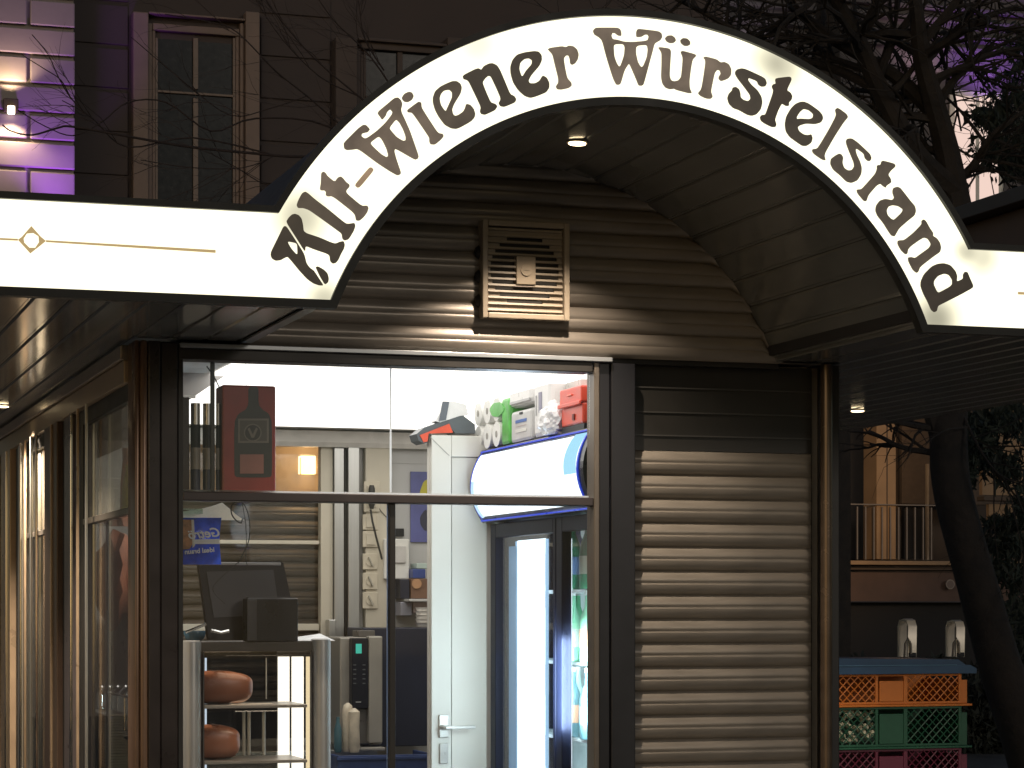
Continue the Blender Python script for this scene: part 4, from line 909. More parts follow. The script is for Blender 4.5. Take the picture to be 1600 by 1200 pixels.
# perforated strip (dots) on the mullion
dots = MB()
for v0_ in (868, 925, 1040, 1150):
    for r_ in range(11 if v0_ != 925 else 6):
        for c_ in (851.5, 857):
            q = P(c_, v0_+r_*4.4, X=XC-.004); dots.box((q.x-.001, q.y-.004, q.z-.002), (q.x+.0005, q.y+.004, q.z+.002))
o_ = dots.build('perforation', emis('dot_glow', (.6, .85, 1), .8), FR); o_['kind'] = 'stuff'
shz = [P(900, v, X=XC+.1).z for v in (921, 1034, 1153)]
for z in shz: B((XC+.095, YC0+.036, z-.012), (XC+.295, YC1-.036, z), 'shelf', M('shelf_wire', (.65,.75,.78), .3), FR, .002)
bcols = [('green', (.06,.45,.22)), ('dark green', (.03,.26,.14)), ('clear', (.50,.72,.66)), ('pale green', (.25,.6,.4)), ('blue', (.08,.22,.65)), ('teal', (.10,.50,.45))]
DETB = ['front', 'second', 'third', 'rearmost']
kk = 0
for si, z in enumerate(shz + [.42]):
    for j in range(4):
        cname, col = bcols[(si*2+j*3+1) % 6]; yq = 7.37 + j*.078; x = XC+.10 + .045*(j % 2)
        T = thing('bottle', f'{DETB[j]} bottle, {cname}, on the {["top","second","third","lowest"][si]} shelf of the cooler', 'bottle', (x, yq, z), 'bottles in the drinks cooler')
        MB().lathe((x, yq, z), [(.026,.001),(.029,.006),(.029,.13),(.024,.155),(.012,.185),(.011,.222)], 14).build('glass_body', M('bottle_'+cname.replace(' ', '_'), col, .12, 0, .1), T, smooth=True)
        MB().lathe((x, yq, z), [(.0125,.2225),(.0125,.236),(.010,.238)], 12).build('cap', M('cap_white', (.6,.6,.62), .4), T, smooth=True)
        MB().lathe((x, yq, z), [(.0296,.05),(.0298,.055),(.0298,.105),(.0296,.11)], 14).build('paper_label', M('lab_'+str(kk % 3), [(.6,.7,.6),(.55,.3,.2),(.15,.3,.6)][kk % 3], .5), T, smooth=True); kk += 1
# header sign: convex light box
def hdr(x_off, y0, y1, z0, z1, bulge, name, mat, th=.02, inset=0):
    n_ = 12; vs = []
    for y in (y0, y1):
        for i in range(n_+1):
            s = i/n_; z = z0+(z1-z0)*s; x = XC-.02 - bulge*math.sin(s*math.pi)**.8 - x_off
            vs += [(x, y, z), (x+th, y, z)]
    k = 2*(n_+1); fs = []
    for i in range(n_):
        a = 2*i; fs += [(a, a+2, k+a+2, k+a), (a+1, k+a+1, k+a+3, a+3), (a, a+1, a+3, a+2), (k+a, k+a+2, k+a+3, k+a+1)]
    fs += [(0, k, k+1, 1), (k-2, k-1, 2*k-1, 2*k-2)]
    return MB().add(vs, fs).build(name, mat, FR, smooth=False)
zh0, zh1 = 1.815, 2.062
hb = MB()
n_ = 12; prof = [(XC+.25, zh0-.006), (XC-.02, zh0-.006)] + [(XC-.02-.045*math.sin(i/n_*math.pi)**.8, zh0+(zh1-zh0)*i/n_) for i in range(1, n_)] + [(XC-.02, zh1+.006), (XC+.25, zh1+.006)]
MB().prism([prof], lambda a, b, d: Vector((a, YC0-.02+d, b)), YC1-YC0+.06).build('header_box', M('header_dark', (.008,.011,.03), .3), FR)
hdr(.004, YC0+.035, YC1+.012, zh0+.004, zh1-.004, .045, 'header_panel', emis('header_glow', (.86, .94, 1), 1.8), .003)
hdr(.0062, YC0+.036, YC0+.15, zh0+.03, zh1-.006, .045, 'header_print', emis('header_cyan', (.42, .80, 1), 1.05), .002)
hdr(.0062, YC1-.02, YC1+.010, zh0+.006, zh1-.03, .045, 'header_print', emis('header_sky', (.55, .80, 1), 1.15), .002)
hr = M('header_rim_blue', (.01,.03,.45), .3, emit=(.01,.06,.75), es=.55)
hdr(.0045, YC0+.022, YC0+.033, zh0+.002, zh1-.002, .045, 'header_rim', hr, .004); hdr(.0045, YC1+.013, YC1+.022, zh0+.002, zh1-.002, .045, 'header_rim', hr, .004)
B((XC-.030, YC0+.018, zh1-.004), (XC-.01, YC1+.022, zh1+.001), 'header_rim', hr, FR); B((XC-.030, YC0+.018, zh0-.004), (XC-.01, YC1+.022, zh0+.001), 'header_rim', hr, FR)
lamp('cooler_inner', 'AREA', (XC+.055, 7.30, 1.25), 16, (.75,.95,1), .3, (.6, 1, 0))
lamp('cooler_light', 'AREA', (XC-.09, 7.6, 1.94), 3, (.7, .85, 1), .2, (-1, -.3, 0))
MB().box((XC-.0315, YC0+.04, 1.93), (XC-.031, YC0+.041, 1.931)) 
# goods on top of the cooler
zt3 = zh1+.008
XG = XC-.02
def gy(u): return P(u, 600, X=XG).y
def gz(u, v): return max(P(u, v, X=XG).z, zt3)
RR = thing('toilet_rolls', 'plastic pack of white paper rolls with green printing on top of the cooler', 'paper rolls', (XC+.06, 7.92, zt3))
RWM = M('roll_white', (.86,.86,.83), .8, 0, .04, 40, .2, 80)
rw_ = (gy(740)-gy(783))/3
for i in range(3):
    for j in range(2):
        y, z = gy(740)-rw_*(i+.5), zt3+.046+j*.090
        MB().cyl((XG, y, z), (XC+.12, y, z), .0445, n=22).build('roll', RWM, RR, smooth=True)
        MB().cyl((XG-.0012, y, z), (XG-.0001, y, z), .012, n=14).build('roll_core', M('core_grey', (.36,.35,.32), .8), RR)
MB().box((XG-.002, gy(797), zt3), (XC+.13, gy(784), zt3+.165), .012).build('green_wrap', M('wrap_green', (.09,.46,.07), .35, 0, .3, 12, .3, 20), RR)
lf = MB(); lf.prism([chaikin([(gy(a), gz(a, b)) for a, b in ((766,640),(772,630),(784,628),(790,640),(780,652),(770,650))], 1)], lambda a, b, d: Vector((XG-.004+d, a, b)), .002)
lf.build('green_leaf', MATS['wrap_green'], RR)
def cont(u0, u1, v0_, v1_, name, mat, label, cat, c=.012, x1=XC+.12, x0=None):
    x0 = XG if x0 is None else x0; y0, y1 = gy(u1), gy(u0); z0, z1 = gz((u0+u1)/2, v1_), gz((u0+u1)/2, v0_)
    T = thing(name, label, cat, ((x0+x1)/2, (y0+y1)/2, z0), 'goods piled on the cooler')
    MB().box((x0, y0, z0), (x1, y1, z1), c).build('body', mat, T); return T
def gp(u0, u1, v0_, v1_, name, mat, T, th=.002): return MB().box((XG-th, gy(u1), gz(u0, v1_)), (XG-.0004, gy(u0), gz(u1, v0_)), .0006).build(name, mat, T)
CW = M('tub_white', (.80,.79,.78), .3, 0, .04)
T = cont(798, 830, 640, 700, 'labelled_tub', M('tub_grey', (.60,.60,.59), .35), 'pale grey tub with blue and red label under the white tub', 'tub')
gp(806, 823, 653, 662, 'label_blue', M('lbl_blue', (.05,.14,.45), .5), T); gp(806, 823, 663, 667, 'label_red', M('lbl_red', (.55,.10,.08), .5), T); gp(806, 823, 668, 677, 'label_white', WHITE, T); gp(812, 817, 643, 648, 'label_mark', DARK, T)
T = cont(794, 830, 588, 634, 'storage_tub', CW, 'white rounded tub lying on top of the labelled tub above the cooler', 'tub', .02)
gp(797, 828, 625, 629, 'lid_edge', M('lid_grey', (.5,.5,.5), .4), T)
T = cont(833, 859, 592, 690, 'lidded_container', CW, 'tall white lidded container behind the plastic bag on the cooler', 'container', .018)
gp(842, 847, 612, 645, 'handle_slot', M('slot_violet', (.25,.24,.33), .4), T); gp(837, 839, 618, 650, 'side_slot', M('slot_grey', (.45,.45,.45), .4), T)
T = cont(860, 886, 590, 640, 'clear_bin', M('bin_clear', (.62,.60,.56), .3), 'pale translucent bin behind bag and red box on the cooler', 'bin', .01, x0=XG+.05)
from mathutils import noise
bm = bmesh.new(); bmesh.ops.create_icosphere(bm, subdivisions=4, radius=1); vs = []; cy_, cz_ = gy(861), gz(861, 658)
for q in bm.verts:
    d = 1 + .22*noise.noise(q.co*2.3) + .12*noise.noise(q.co*6)
    vs.append((XG+.01+q.co.x*.045*d, cy_+q.co.y*.085*d, max(zt3+.001, cz_+q.co.z*.062*d)))
fs = [tuple(v.index for v in f.verts) for f in bm.faces]; bm.free()
simple(MB().add(vs, fs), 'plastic_bag', M('bag_white', (.80,.80,.82), .35, 0, .08, 20, .4, 30), 'crumpled white plastic bag bulging between the containers on the cooler', 'bag', (0,0,0))
RED = M('red_plastic', (.80,.075,.035), .35, 0, .08)
y0, y1 = gy(909), gy(875); RX = thing('red_toolbox', 'bright red plastic box with raised latch at the right end of the cooler top', 'box', (XC+.06, (y0+y1)/2, gz(890, 665)))
za, zb2, zc = gz(876, 668), gz(876, 636), gz(876, 610)
MB().box((XG+.004, y0+.003, za), (XC+.16, y1-.003, zb2), .006).build('body', RED, RX)
MB().box((XG-.002, y0, zb2+.0005), (XC+.16, y1, zc), .006).build('lid', RED, RX)
MB().box((XG-.009, y0-.003, zb2-.008), (XG-.0025, y1+.003, zb2+.006), .003).build('rim', RED, RX)
ym_ = (y0+y1)/2
MB().box((XG-.0065, ym_-.02, (zb2+zc)/2), (XG-.0025, ym_+.02, (zb2+zc)/2+.005), .001).build('latch', M('red_light', (.85,.2,.13), .35), RX)
MB().box((XG-.0005, ym_-.03, za+.015), (XG+.0035, ym_-.012, za+.035), .001).build('slot', M('red_dark', (.2,.02,.01), .5), RX)
B((XG+.006, y0-.005, zt3), (XC+.16, y1, za-.0005), 'base_tray', DARK, RX)

HD = thing('extractor_hood', 'sloping brushed steel extractor hood at the upper left inside the window', 'hood', P(300, 600, Y=7.5))
hm_ = M('hood_steel', (.50,.49,.48), .35, .5, .1, 4)
MB().prism([[ (P(u, v, Y=7.5).x, P(u, v, Y=7.5).z) for u, v in ((190,576),(368,576),(285,632),(190,700))]], lambda a, b, d: Vector((a, 7.5+d, b)), .9).build('shell', hm_, HD)
MB().box((P(286,0,Y=7.49).x, 7.488, P(286,622,Y=7.49).z), (P(306,0,Y=7.49).x, 7.498, P(286,617,Y=7.49).z), .002).build('grease_rail', WHITE, HD)
# machine on top of the storeroom
zD2 = zD+.001
SLM = thing('label_scale', 'grey and white device with red underside lying tilted on the storeroom', 'device', P(690, 680, Y=YD+.04))
mm = MB()
def pzx(u, v, Y): q = P(u, v, Y=Y); return (q.x, q.z)
mm.prism([[pzx(u, v, YD-.02) for u, v in ((651,678),(663,668),(722,648),(742,663),(743,677),(712,677),(700,664),(664,683),(668,692),(662,693),(654,688))]], lambda a, b, d: Vector((a, YD-.02+d, b)), .10)
mm.build('casing', M('device_grey', (.10,.115,.13), .35), SLM)
mm = MB(); mm.prism([[pzx(u, v, YD-.024) for u, v in ((656,680),(702,662),(708,676),(670,677.5),(668,690),(662,691))]], lambda a, b, d: Vector((a, YD-.024+d, b)), .0035)
mm.build('red_panel', M('device_red', (.75,.10,.05), .4), SLM)
mm = MB(); mm.prism([[pzx(u, v, YD-.022) for u, v in ((700,625),(728,632),(732,648),(718,650),(688,660),(680,658))]], lambda a, b, d: Vector((a, YD-.022+d, b)), .06)
mm.build('white_top', M('device_white', (.78,.78,.78), .4), SLM)
mm = MB(); mm.prism([[pzx(u, v, YD-.026) for u, v in ((692,624),(703,622),(697,656),(686,658))]], lambda a, b, d: Vector((a, YD-.026+d, b)), .0035)
mm.build('dark_strip', M('device_slate', (.12,.14,.17), .35), SLM)

# ------------------------------------------------------------------ things behind the left side windows
def psd(u, v, X): return P(u, v, X=X)
XI = 1.20
CR = thing('cutlery_rack', 'chrome wire rack with round tubes behind the first side window', 'rack', psd(175, 1130, XI))
cr = MB()
z = psd(175, 1085, XI).z
for k in range(5):
    u = 147 + k*12; p = psd(u, 1085+(-14*k if 0 else 0), XI); cr.tube([(XI, p.y, p.z-.12), (XI, p.y, p.z), (XI+.02, p.y-.06, p.z+.03)], .004, 8)
cr.box((XI-.01, psd(145,0,XI).y, z-.0), (XI+.2, psd(206,0,XI).y, z+.008), .002); cr.box((XI-.01, psd(145,0,XI).y, z-.135), (XI+.2, psd(206,0,XI).y, z-.125), .002)
cr.build('wires', CHROME, CR, smooth=True)
GB = simple(MB().box((XI+.03, psd(168,0,XI).y, .93), (XI+.2, psd(206,0,XI).y, psd(185,1160,XI).z), .006), 'green_crate', M('crate_pale_green', (.10,.20,.12), .5), 'muted green box under the chrome rack in the side window', 'box', (0,0,0))
nk = MB()
for k in range(22):
    z_ = .94+k*.0095; nk.box((XI-.06+random.uniform(-.002,.002), psd(163,0,XI-.06).y+random.uniform(-.004,.004), z_), (XI+.02, psd(137,0,XI-.06).y, z_+.008), .001)
simple(nk, 'napkin_stack', M('napkin_white', (.72,.69,.60), .8), 'tall stack of white napkins behind the first side window', 'napkins', (0,0,0))
oc = bmesh.new(); bmesh.ops.create_icosphere(oc, subdivisions=3, radius=1); vs = []
for q in oc.verts:
    d = 1+.3*noise.noise(q.co*2.2+Vector((3,1,0))); c = psd(178, 905, XI+.1); vs.append((c.x+q.co.x*.07*d, c.y-.05+q.co.y*.24*d, c.z+q.co.z*.17*d))
fs = [tuple(v.index for v in f.verts) for f in oc.faces]; oc.free()
simple(MB().add(vs, fs), 'jacket', M('jacket_orange', (.34,.11,.045), .55, 0, .5, 8, .4, 20), 'crumpled orange brown jacket hanging inside the first side window', 'jacket', (0,0,0), smooth=True)
q0, q1 = psd(140, 960, XI+.12), psd(206, 1090, XI+.12)
simple(MB().box((XI+.12, q0.y, q1.z), (XI+.3, q1.y, q0.z), .01), 'dark_appliance', M('appliance_dark', (.035,.03,.03), .3), 'dark boxy appliance behind the chrome rack in the side window', 'appliance', (0,0,0))
bo = MB(); c = psd(200, 740, XI-.02); bo.lathe((c.x, c.y, 1.793), [(.018,.0),(.02,.02),(.02,.10),(.008,.15),(.010,.17)], 14)
simple(bo, 'yellow_bottle', M('bottle_yellow', (.45,.42,.03), .3), 'yellow bottle on the side window ledge next to the corner post', 'bottle', (0,0,0), smooth=True)
c = psd(201, 722, XI+.02); bo = MB().lathe((c.x, c.y, 1.793), [(.026,.0),(.028,.02),(.028,.12),(.020,.20),(.022,.24)], 14)
simple(bo, 'orange_bottle', M('bottle_orange', (.55,.20,.05), .3), 'orange capped bottle behind the yellow one on the side ledge', 'bottle', (0,0,0), smooth=True)
SHW = B((XL+.04, YW+.11, 1.775), (XL+.22, 8.0, 1.790), 'side_shelf', glass('shelf_glass', (.7,.8,.75)), None, label='narrow glass shelf inside the first side window', cat='shelf')
FZ = thing('steel_cabinet', 'tall dull steel cabinet against the back wall behind the side windows', 'cabinet', (1.35, 9.4, .06))
B((1.12, 9.1, .06), (1.56, 9.70, 2.0), 'body', M('cabinet_grey', (.42,.41,.38), .4, .3), FZ, .006); B((1.14, 9.085, .1), (1.54, 9.099, 1.96), 'door', M('cabinet_door', (.45,.44,.40), .35, .3), FZ, .004)

# ------------------------------------------------------------------ plastic crates on the right
TC = 10.4
def pcr(u, v): return P(u, v, t=TC)
YK = pcr(1415, 1050).y; xk0, xk1 = P(1285, 1050, Y=YK).x, P(1512, 1050, Y=YK).x
def zk(v): return P(1415, v, Y=YK).z
DEP = .40
def crate(ztop, zbot, mat, label, full=True):
    T = thing('plastic_crate', label, 'crate', ((xk0+xk1)/2, YK+DEP/2, zbot), 'stacked plastic produce crates')
    W_ = xk1-xk0; h = ztop-zbot; m_ = MB(); e = .012
    m_.box((xk0-.01, YK-.01, zbot), (xk1+.018, YK+DEP+.01, zbot+.010), .003)
    f0 = .40*W_; 
    # corner posts, centre plate, top rail
    for x0, x1 in ((xk0, xk0+.03), (xk0+.36*W_, xk0+.38*W_), (xk0+.54*W_+.01, xk0+.54*W_+.03), (xk1-.045, xk1-.030)):
        m_.box((x0, YK, zbot+.0105), (x1, YK+e, ztop-.001), .002)
    m_.box((xk1-.0295, YK+.004, zbot+.0105), (xk1, YK+e, ztop-.028), .002)
    m_.box((xk0, YK+DEP-e, zbot+.0105), (xk1, YK+DEP, ztop-.001), .002); m_.box((xk0, YK+e+.001, zbot+.0105), (xk0+e, YK+DEP-e-.001, ztop-.001), .002); m_.box((xk1-e, YK+e+.001, zbot+.0105), (xk1, YK+DEP-e-.001, ztop-.030), .002)
    m_.box((xk0, YK-.001, ztop-.010), (xk1-.03, YK+e+.001, ztop), .002); m_.box((xk0, YK-.001, zbot+.0108), (xk1-.03, YK+e, zbot+.022), .002)
    m_.build('walls', mat, T)
    MB().box((xk0+.385*W_, YK-.004, zbot+.0225), (xk0+.55*W_, YK+.004, ztop-.030), .002).build('label_plate', mat, T)
    for (x0, x1) in ((xk0+.03, xk0+.36*W_), (xk0+.585*W_, xk1-.046)):
        lt = MB(); z0, z1 = zbot+.022, ztop-.011; st = .036; H = z1-z0
        k = -H
        while k < (x1-x0):
            for sg in (1, -1):
                ax, az = (x0+k, z0) if sg == 1 else (x0+k, z1); bx_, bz = (x0+k+H, z1) if sg == 1 else (x0+k+H, z0)
                t0 = max(0, (x0-ax)/H); t1 = min(1, (x1-ax)/H)
                if t1 > t0+.02:
                    A = Vector((ax+H*t0, YK+.006, az+(bz-az)*t0)); Bp = Vector((ax+H*t1, YK+.006, az+(bz-az)*t1))
                    lt.cyl(A, Bp, .0030, n=4)
            k += st
        lt.build('lattice', mat, T)
    return T
CO = M('crate_orange', (.75,.23,.035), .45, 0, .08, 6); CG = M('crate_green', (.015,.10,.055), .4, 0, .1); CP = M('crate_maroon', (.14,.02,.05), .4, 0, .1)
z1_, z2_, z3_, z4_ = zk(1053), zk(1104), zk(1108), zk(1170)
t1_ = crate(z1_, z2_, CO, 'orange lattice crate right under the blue lid')
t2_ = crate(z2_-.001, z4_, CG, 'dark green lattice crate beneath the orange one')
pale = MB(); pale.box((xk0+.035, YK+.03, z4_+.02), (xk0+.30*(xk1-xk0), YK+.12, z2_-.03), .01)
hh = (z1_-z2_)+.02
t3_ = crate(z4_-.001, z4_-.17, CP, 'maroon crate at the lower edge of the stack')
zz2 = z4_-.171; k = 0
while zz2 - .17 > .06:
    crate_c = copy_tree(t3_, Vector(t3_.location)-Vector((0, 0, t3_.location.z-(zz2-.17))), ['fourth','fifth','sixth','seventh'][k]+' crate down from the blue lid, maroon, low in the stack'); zz2 -= .171; k += 1
B((xk0-.02, YK-.02, .021), (xk1+.02, YK+DEP+.02, zz2-.001), 'plinth', M('plinth_wood', (.1,.07,.05), .7), None, label='low wooden plinth under the crate stack', cat='plinth')
rb_ = MB()
for i in range(90):
    c = Vector((xk0+.045+random.random()*.15*(xk1-xk0)/.6*1.2, YK+.014+random.random()*.05, z4_+.03+random.random()*(z2_-z4_-.055))); rb_.lathe(c, [(.006,0),(.012,.006),(.010,.018),(.004,.022)], 7)
o = simple(rb_, 'bread_rolls', M('rolls_cream', (.62,.60,.46), .7, 0, .2), 'pale cream pieces filling the left of the green crate', 'bread rolls', (0,0,0)); o['kind'] = 'stuff'
LD = thing('crate_lid', 'blue plastic lid with ridge on top of the orange crate', 'lid', ((xk0+xk1)/2, YK+DEP/2, z1_))
LB = M('lid_blue', (.025,.09,.20), .38, 0, .12)
lx0, lx1 = xk0-.02, P(1526, 1050, Y=YK-.03).x
pr = [(lx0, z1_+.001), (lx1, z1_+.001), (lx1, z1_+.022), (lx1-.03, z1_+.038), (lx0, z1_+.040)]
MB().prism([pr], lambda a, b, d: Vector((a, YK-.03+d, b)), .02).build('front_edge', LB, LD)
pr = [(lx0, z1_+.036), (lx1-.035, z1_+.034), (lx1-.08, z1_+.062), (lx0, z1_+.072)]
MB().prism([pr], lambda a, b, d: Vector((a, YK-.009+d, b)), DEP).build('top', LB, LD)
MB().box((lx0, YK-.036, z1_+.036), (lx1-.10, YK-.0305, z1_+.041), .001).build('ridge', M('lid_light', (.08,.20,.34), .35), LD)
hm = M('clamp_steel', (.78,.72,.62), .35, .25, .15)
def clamp(u, vt, vb, label):
    q = P(u, vb, Y=YK+.06); zt_ = P(u, vt, Y=YK+.06).z; zb_ = z1_+.073
    T = thing('steel_clamp', label, 'clamp', (q.x, q.y, zb_), 'steel clamps on the blue lid')
    sec = MB(); w_ = .021; ycl = YK+.06
    prof = []
    # inverted U strap seen nearly end-on
    path = [(ycl-.045, zb_), (ycl-.05, zt_-.03), (ycl-.035, zt_-.006), (ycl-.01, zt_), (ycl+.03, zt_-.006), (ycl+.045, zt_-.03), (ycl+.045, zb_)]
    vs = []
    for i, (y, z) in enumerate(path):
        p0, p1 = path[max(0, i-1)], path[min(len(path)-1, i+1)]; d = Vector((p1[0]-p0[0], p1[1]-p0[1])).normalized(); nn = Vector((-d.y, d.x))*.004
        for x in (q.x-w_, q.x+w_):
            vs += [(x, y+nn.x, z+nn.y), (x, y-nn.x, z-nn.y)]
    fs = []
    for i in range(len(path)-1):
        k = 4*i; fs += [(k, k+2, k+6, k+4), (k+1, k+5, k+7, k+3), (k, k+4, k+5, k+1), (k+2, k+3, k+7, k+6)]
    fs += [(0, 1, 3, 2), (4*len(path)-4, 4*len(path)-2, 4*len(path)-1, 4*len(path)-3)]
    sec.add(vs, fs).build('strap', hm, T, smooth=True)
    MB().tube([(q.x-.028, ycl-.03, zb_), (q.x-.034, ycl-.05, zb_+.06), (q.x-.026, ycl-.06, zb_+.085), (q.x-.012, ycl-.06, zb_+.06), (q.x-.008, ycl-.055, zb_+.015)], .005, 8).build('lever', M('lever_steel', (.32,.30,.27), .3, .7), T, smooth=True)
    MB().box((q.x-.018, ycl-.052, zb_), (q.x+.020, ycl-.03, zb_+.02), .003).build('foot', DARK, T)
clamp(1417, 968, 1018, 'left of the two steel clamps standing on the blue lid')
clamp(1492, 970, 1022, 'right of the two steel clamps, nearer the tree trunk')

# ------------------------------------------------------------------ neighbouring roof box on the right
NB = thing('neighbour_booth', 'brown panelled upper storey of a neighbouring booth behind the sign end', 'booth', (5.1, 8.6, 2.49))
HB = M('booth_brown', (.10,.065,.05), .6, 0, .15, 6, .1)
B((4.62, 7.0, 2.49), (6.2, 9.35, 3.02), 'wall', HB, NB); 
rf = MB(); rf.box((4.54, 6.9, 3.022), (6.3, 9.75, 3.08), .004); rf.build('roof', M('booth_roof', (.045,.036,.032), .5), NB)
B((4.605, 8.45, 2.5), (4.619, 8.52, 3.02), 'wall_batten', MATS['booth_roof'], NB); B((4.60, 7.0, 2.50), (4.619, 9.3, 2.56), 'wall_batten', MATS['booth_roof'], NB)

# ------------------------------------------------------------------ background houses
def FB(u0, v0_, u1, v1_, Y, d0=0, d1=.1, c=0.):
    a, b = P(u0, v0_, Y=Y), P(u1, v1_, Y=Y); return MB().box((a.x, Y-d1, b.z), (b.x, Y-d0, a.z), c)
# 1 lit rusticated house, top left
Y1 = 33.0
H1 = thing('rusticated_house', 'grooved stone house front glowing purple with a warm wall lamp at top left', 'house', (P(60, 900, Y=Y1).x, Y1, 0))
xr_ = P(116, 100, Y=Y1).x; xl_ = xr_-9
STN = M('stone_render', (.24,.21,.20), .7, 0, .1, 2, .15, 14)
B((xl_, Y1, .0), (xr_-.01, Y1+6, 16), 'wall', STN, H1)
joints = [-48, -3, 42, 87, 132, 177, 220, 265, 310]
first = None
for r_ in range(8):
    zt_ = P(60, joints[r_]+3, Y=Y1-.07).z; zb_ = P(60, joints[r_+1]-3, Y=Y1-.07).z
    if r_ % 2 == 1: segs = [(xl_, P(42, 0, Y=Y1-.07).x), (P(47.5, 0, Y=Y1-.07).x, xr_)]
    else: segs = [(xl_, xr_)] if r_ not in () else []
    for a_, b_ in segs:
        if b_-a_ > 4:
            xq = a_
            while xq < b_-.01:
                xe = b_ if b_-xq < 4.5 or r_ % 2 == 1 else xq+3.4
                if r_ % 2 == 1 and b_-xq > 4: xe = xq+2.6
                MB().box((xq+.0, Y1-.075, zb_), (xe-.04 if xe < b_ else xe, Y1-.001, zt_), .018).build('stone_block', STN, H1); xq = xe
        else: MB().box((a_, Y1-.075, zb_), (b_, Y1-.001, zt_), .018).build('stone_block', STN, H1)
WL = thing('wall_lamp', 'small up and down wall lamp on the rusticated house', 'lamp', P(17, 168, Y=Y1-.1))
p = P(17, 160, Y=Y1-.14)
MB().box((p.x-.10, Y1-.17, p.z-.13), (p.x+.10, Y1-.078, p.z+.05), .01).build('housing', M('lamp_bronze', (.06,.04,.03), .4, .4), WL)
MB().cyl((p.x, Y1-.17, p.z-.16), (p.x, Y1-.17, p.z-.06), .05, n=12).build('bulb', emis('bulb_glow', (1,.8,.55), 9), WL)
lamp('wall_lamp_up', 'SPOT', (p.x, Y1-.26, p.z+.10), 50, (1,.70,.42), .04, (0, .10, 1), R(120), .6)
lamp('wall_lamp_down', 'SPOT', (p.x, Y1-.26, p.z-.22), 65, (1,.70,.42), .04, (0, .10, -1), R(130), .6)
UF = thing('purple_floodlight', 'purple floodlight washing the corner of the rusticated house', 'floodlight', P(112, 420, Y=Y1-.5))
p = P(108, 400, Y=Y1-.6); MB().box((p.x-.12, Y1-.7, p.z-.12), (p.x+.12, Y1-.076, p.z+.02), .01).build('housing', DARK, UF)
lamp('purple_up', 'SPOT', (p.x-.15, Y1-.55, p.z+.1), 300, (.42,.10,1), .08, (.02, .085, 1), R(75), .9)
lamp('purple_low', 'SPOT', (p.x-.5, Y1-1.4, p.z+.1), 120, (.50,.15,.95), .08, (-.15, .30, 1), R(90), .9)
# 2 dark house with casement window
Y2 = 33.9
H2 = thing('dark_house', 'unlit dark house front with tall casement windows behind bare branches', 'house', (P(400, 900, Y=Y2).x, Y2, 0))
xa2, xb2 = P(112, 0, Y=Y2).x, P(1130, 0, Y=Y2).x
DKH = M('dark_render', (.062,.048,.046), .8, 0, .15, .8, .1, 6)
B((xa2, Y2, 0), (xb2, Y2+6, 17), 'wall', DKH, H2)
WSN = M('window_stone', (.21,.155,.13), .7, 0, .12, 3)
def casement(u0, u1, vt, vb, gu0, gu1, gt, mid, trans, WM=None):
    WM = WM or WSN
    W = FB(u0, vt, u0+(gu0-u0)-2, vb, Y2, 0, .22, .03)
    k = MB(); 
    def add(a0, a1, a2, a3, d0, d1): 
        q = FB(a0, a1, a2, a3, Y2, d0, d1, .015); k.add(q.v, q.f)
    add(u0, vt, gu0-14, vb, .0, .18); add(gu0-13.6, vt+16, gu0-7, vb, 0, .10); add(gu0-6.6, vt+24, gu0-1, vb, 0, .06)
    add(gu1+14, vt, u1, vb, 0, .18); add(gu1+7, vt+16, gu1+13.6, vb, 0, .10); add(gu1+1, vt+24, gu1+6.6, vb, 0, .06)
    add(gu0-13.5, vt, gu1+13.5, vt+15, 0, .18); add(gu0-6.4, vt+15.5, gu1+6.4, gt-1, 0, .09)
    w_ = k.build('window', WM, H2)
    f = MB()
    for a0, a1, a2, a3 in ((mid-4, gt, mid+4, trans-6.5), (mid-4, trans+6.5, mid+4, vb), (gu0, trans-6, gu1, trans+6), (gu0-.8, gt, gu0+3, vb), (gu1-3, gt, gu1+.8, vb)):
        q = FB(a0, a1, a2, a3, Y2, 0.002, .045, .008); f.add(q.v, q.f)
    f.build('sash', M('sash_wood', (.20,.155,.13), .6) if WM is WSN else WM, w_)
    FB(gu0, gt, gu1, vb, Y2, .0015, .003).build('pane', M('dark_pane', (.010,.012,.013), .25, 0, .3, spec=.2), w_)
casement(205, 402, 22, 500, 243, 366, 60, 305, 147)
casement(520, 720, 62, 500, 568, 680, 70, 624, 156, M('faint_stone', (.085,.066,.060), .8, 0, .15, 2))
for u in (150,): pass
# faint rustication courses on dark house
for k in range(14):
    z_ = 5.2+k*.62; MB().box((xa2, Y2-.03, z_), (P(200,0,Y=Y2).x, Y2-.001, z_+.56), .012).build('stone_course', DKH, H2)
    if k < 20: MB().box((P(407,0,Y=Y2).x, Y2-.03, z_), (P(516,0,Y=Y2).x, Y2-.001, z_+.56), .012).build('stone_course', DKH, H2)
# 3 lit house at top right behind the trees
Y3 = 44.0
H3 = thing('cornice_house', 'far house with banded cornice lit violet and bright window behind the trees', 'house', (P(1450, 900, Y=Y3).x, Y3, 0))
LIT = M('pale_render', (.10,.09,.095), .7, 0, .1, 1)
B((xb2+.3, Y3, 0), (P(1900, 0, Y=Y3).x, Y3+6, 21), 'wall', LIT, H3)
for v_ in (-60, -20, 14, 33, 58, 76, 112):
    z_ = P(1500, v_, Y=Y3).z; MB().box((P(1000, 0, Y=Y3).x, Y3-.16, z_-.09), (P(1880, 0, Y=Y3).x, Y3-.001, z_), .02).build('cornice', LIT, H3)
wn = FB(1482, 140, 1566, 340, Y3, .001, .06, .02).build('window', WHITE, H3)
FB(1490, 150, 1522, 330, Y3, .0605, .062).build('pane', emis('far_window_glow', (1,.74,.64), .9), wn); FB(1528, 150, 1558, 330, Y3, .0605, .062).build('pane', MATS['far_window_glow'], wn)
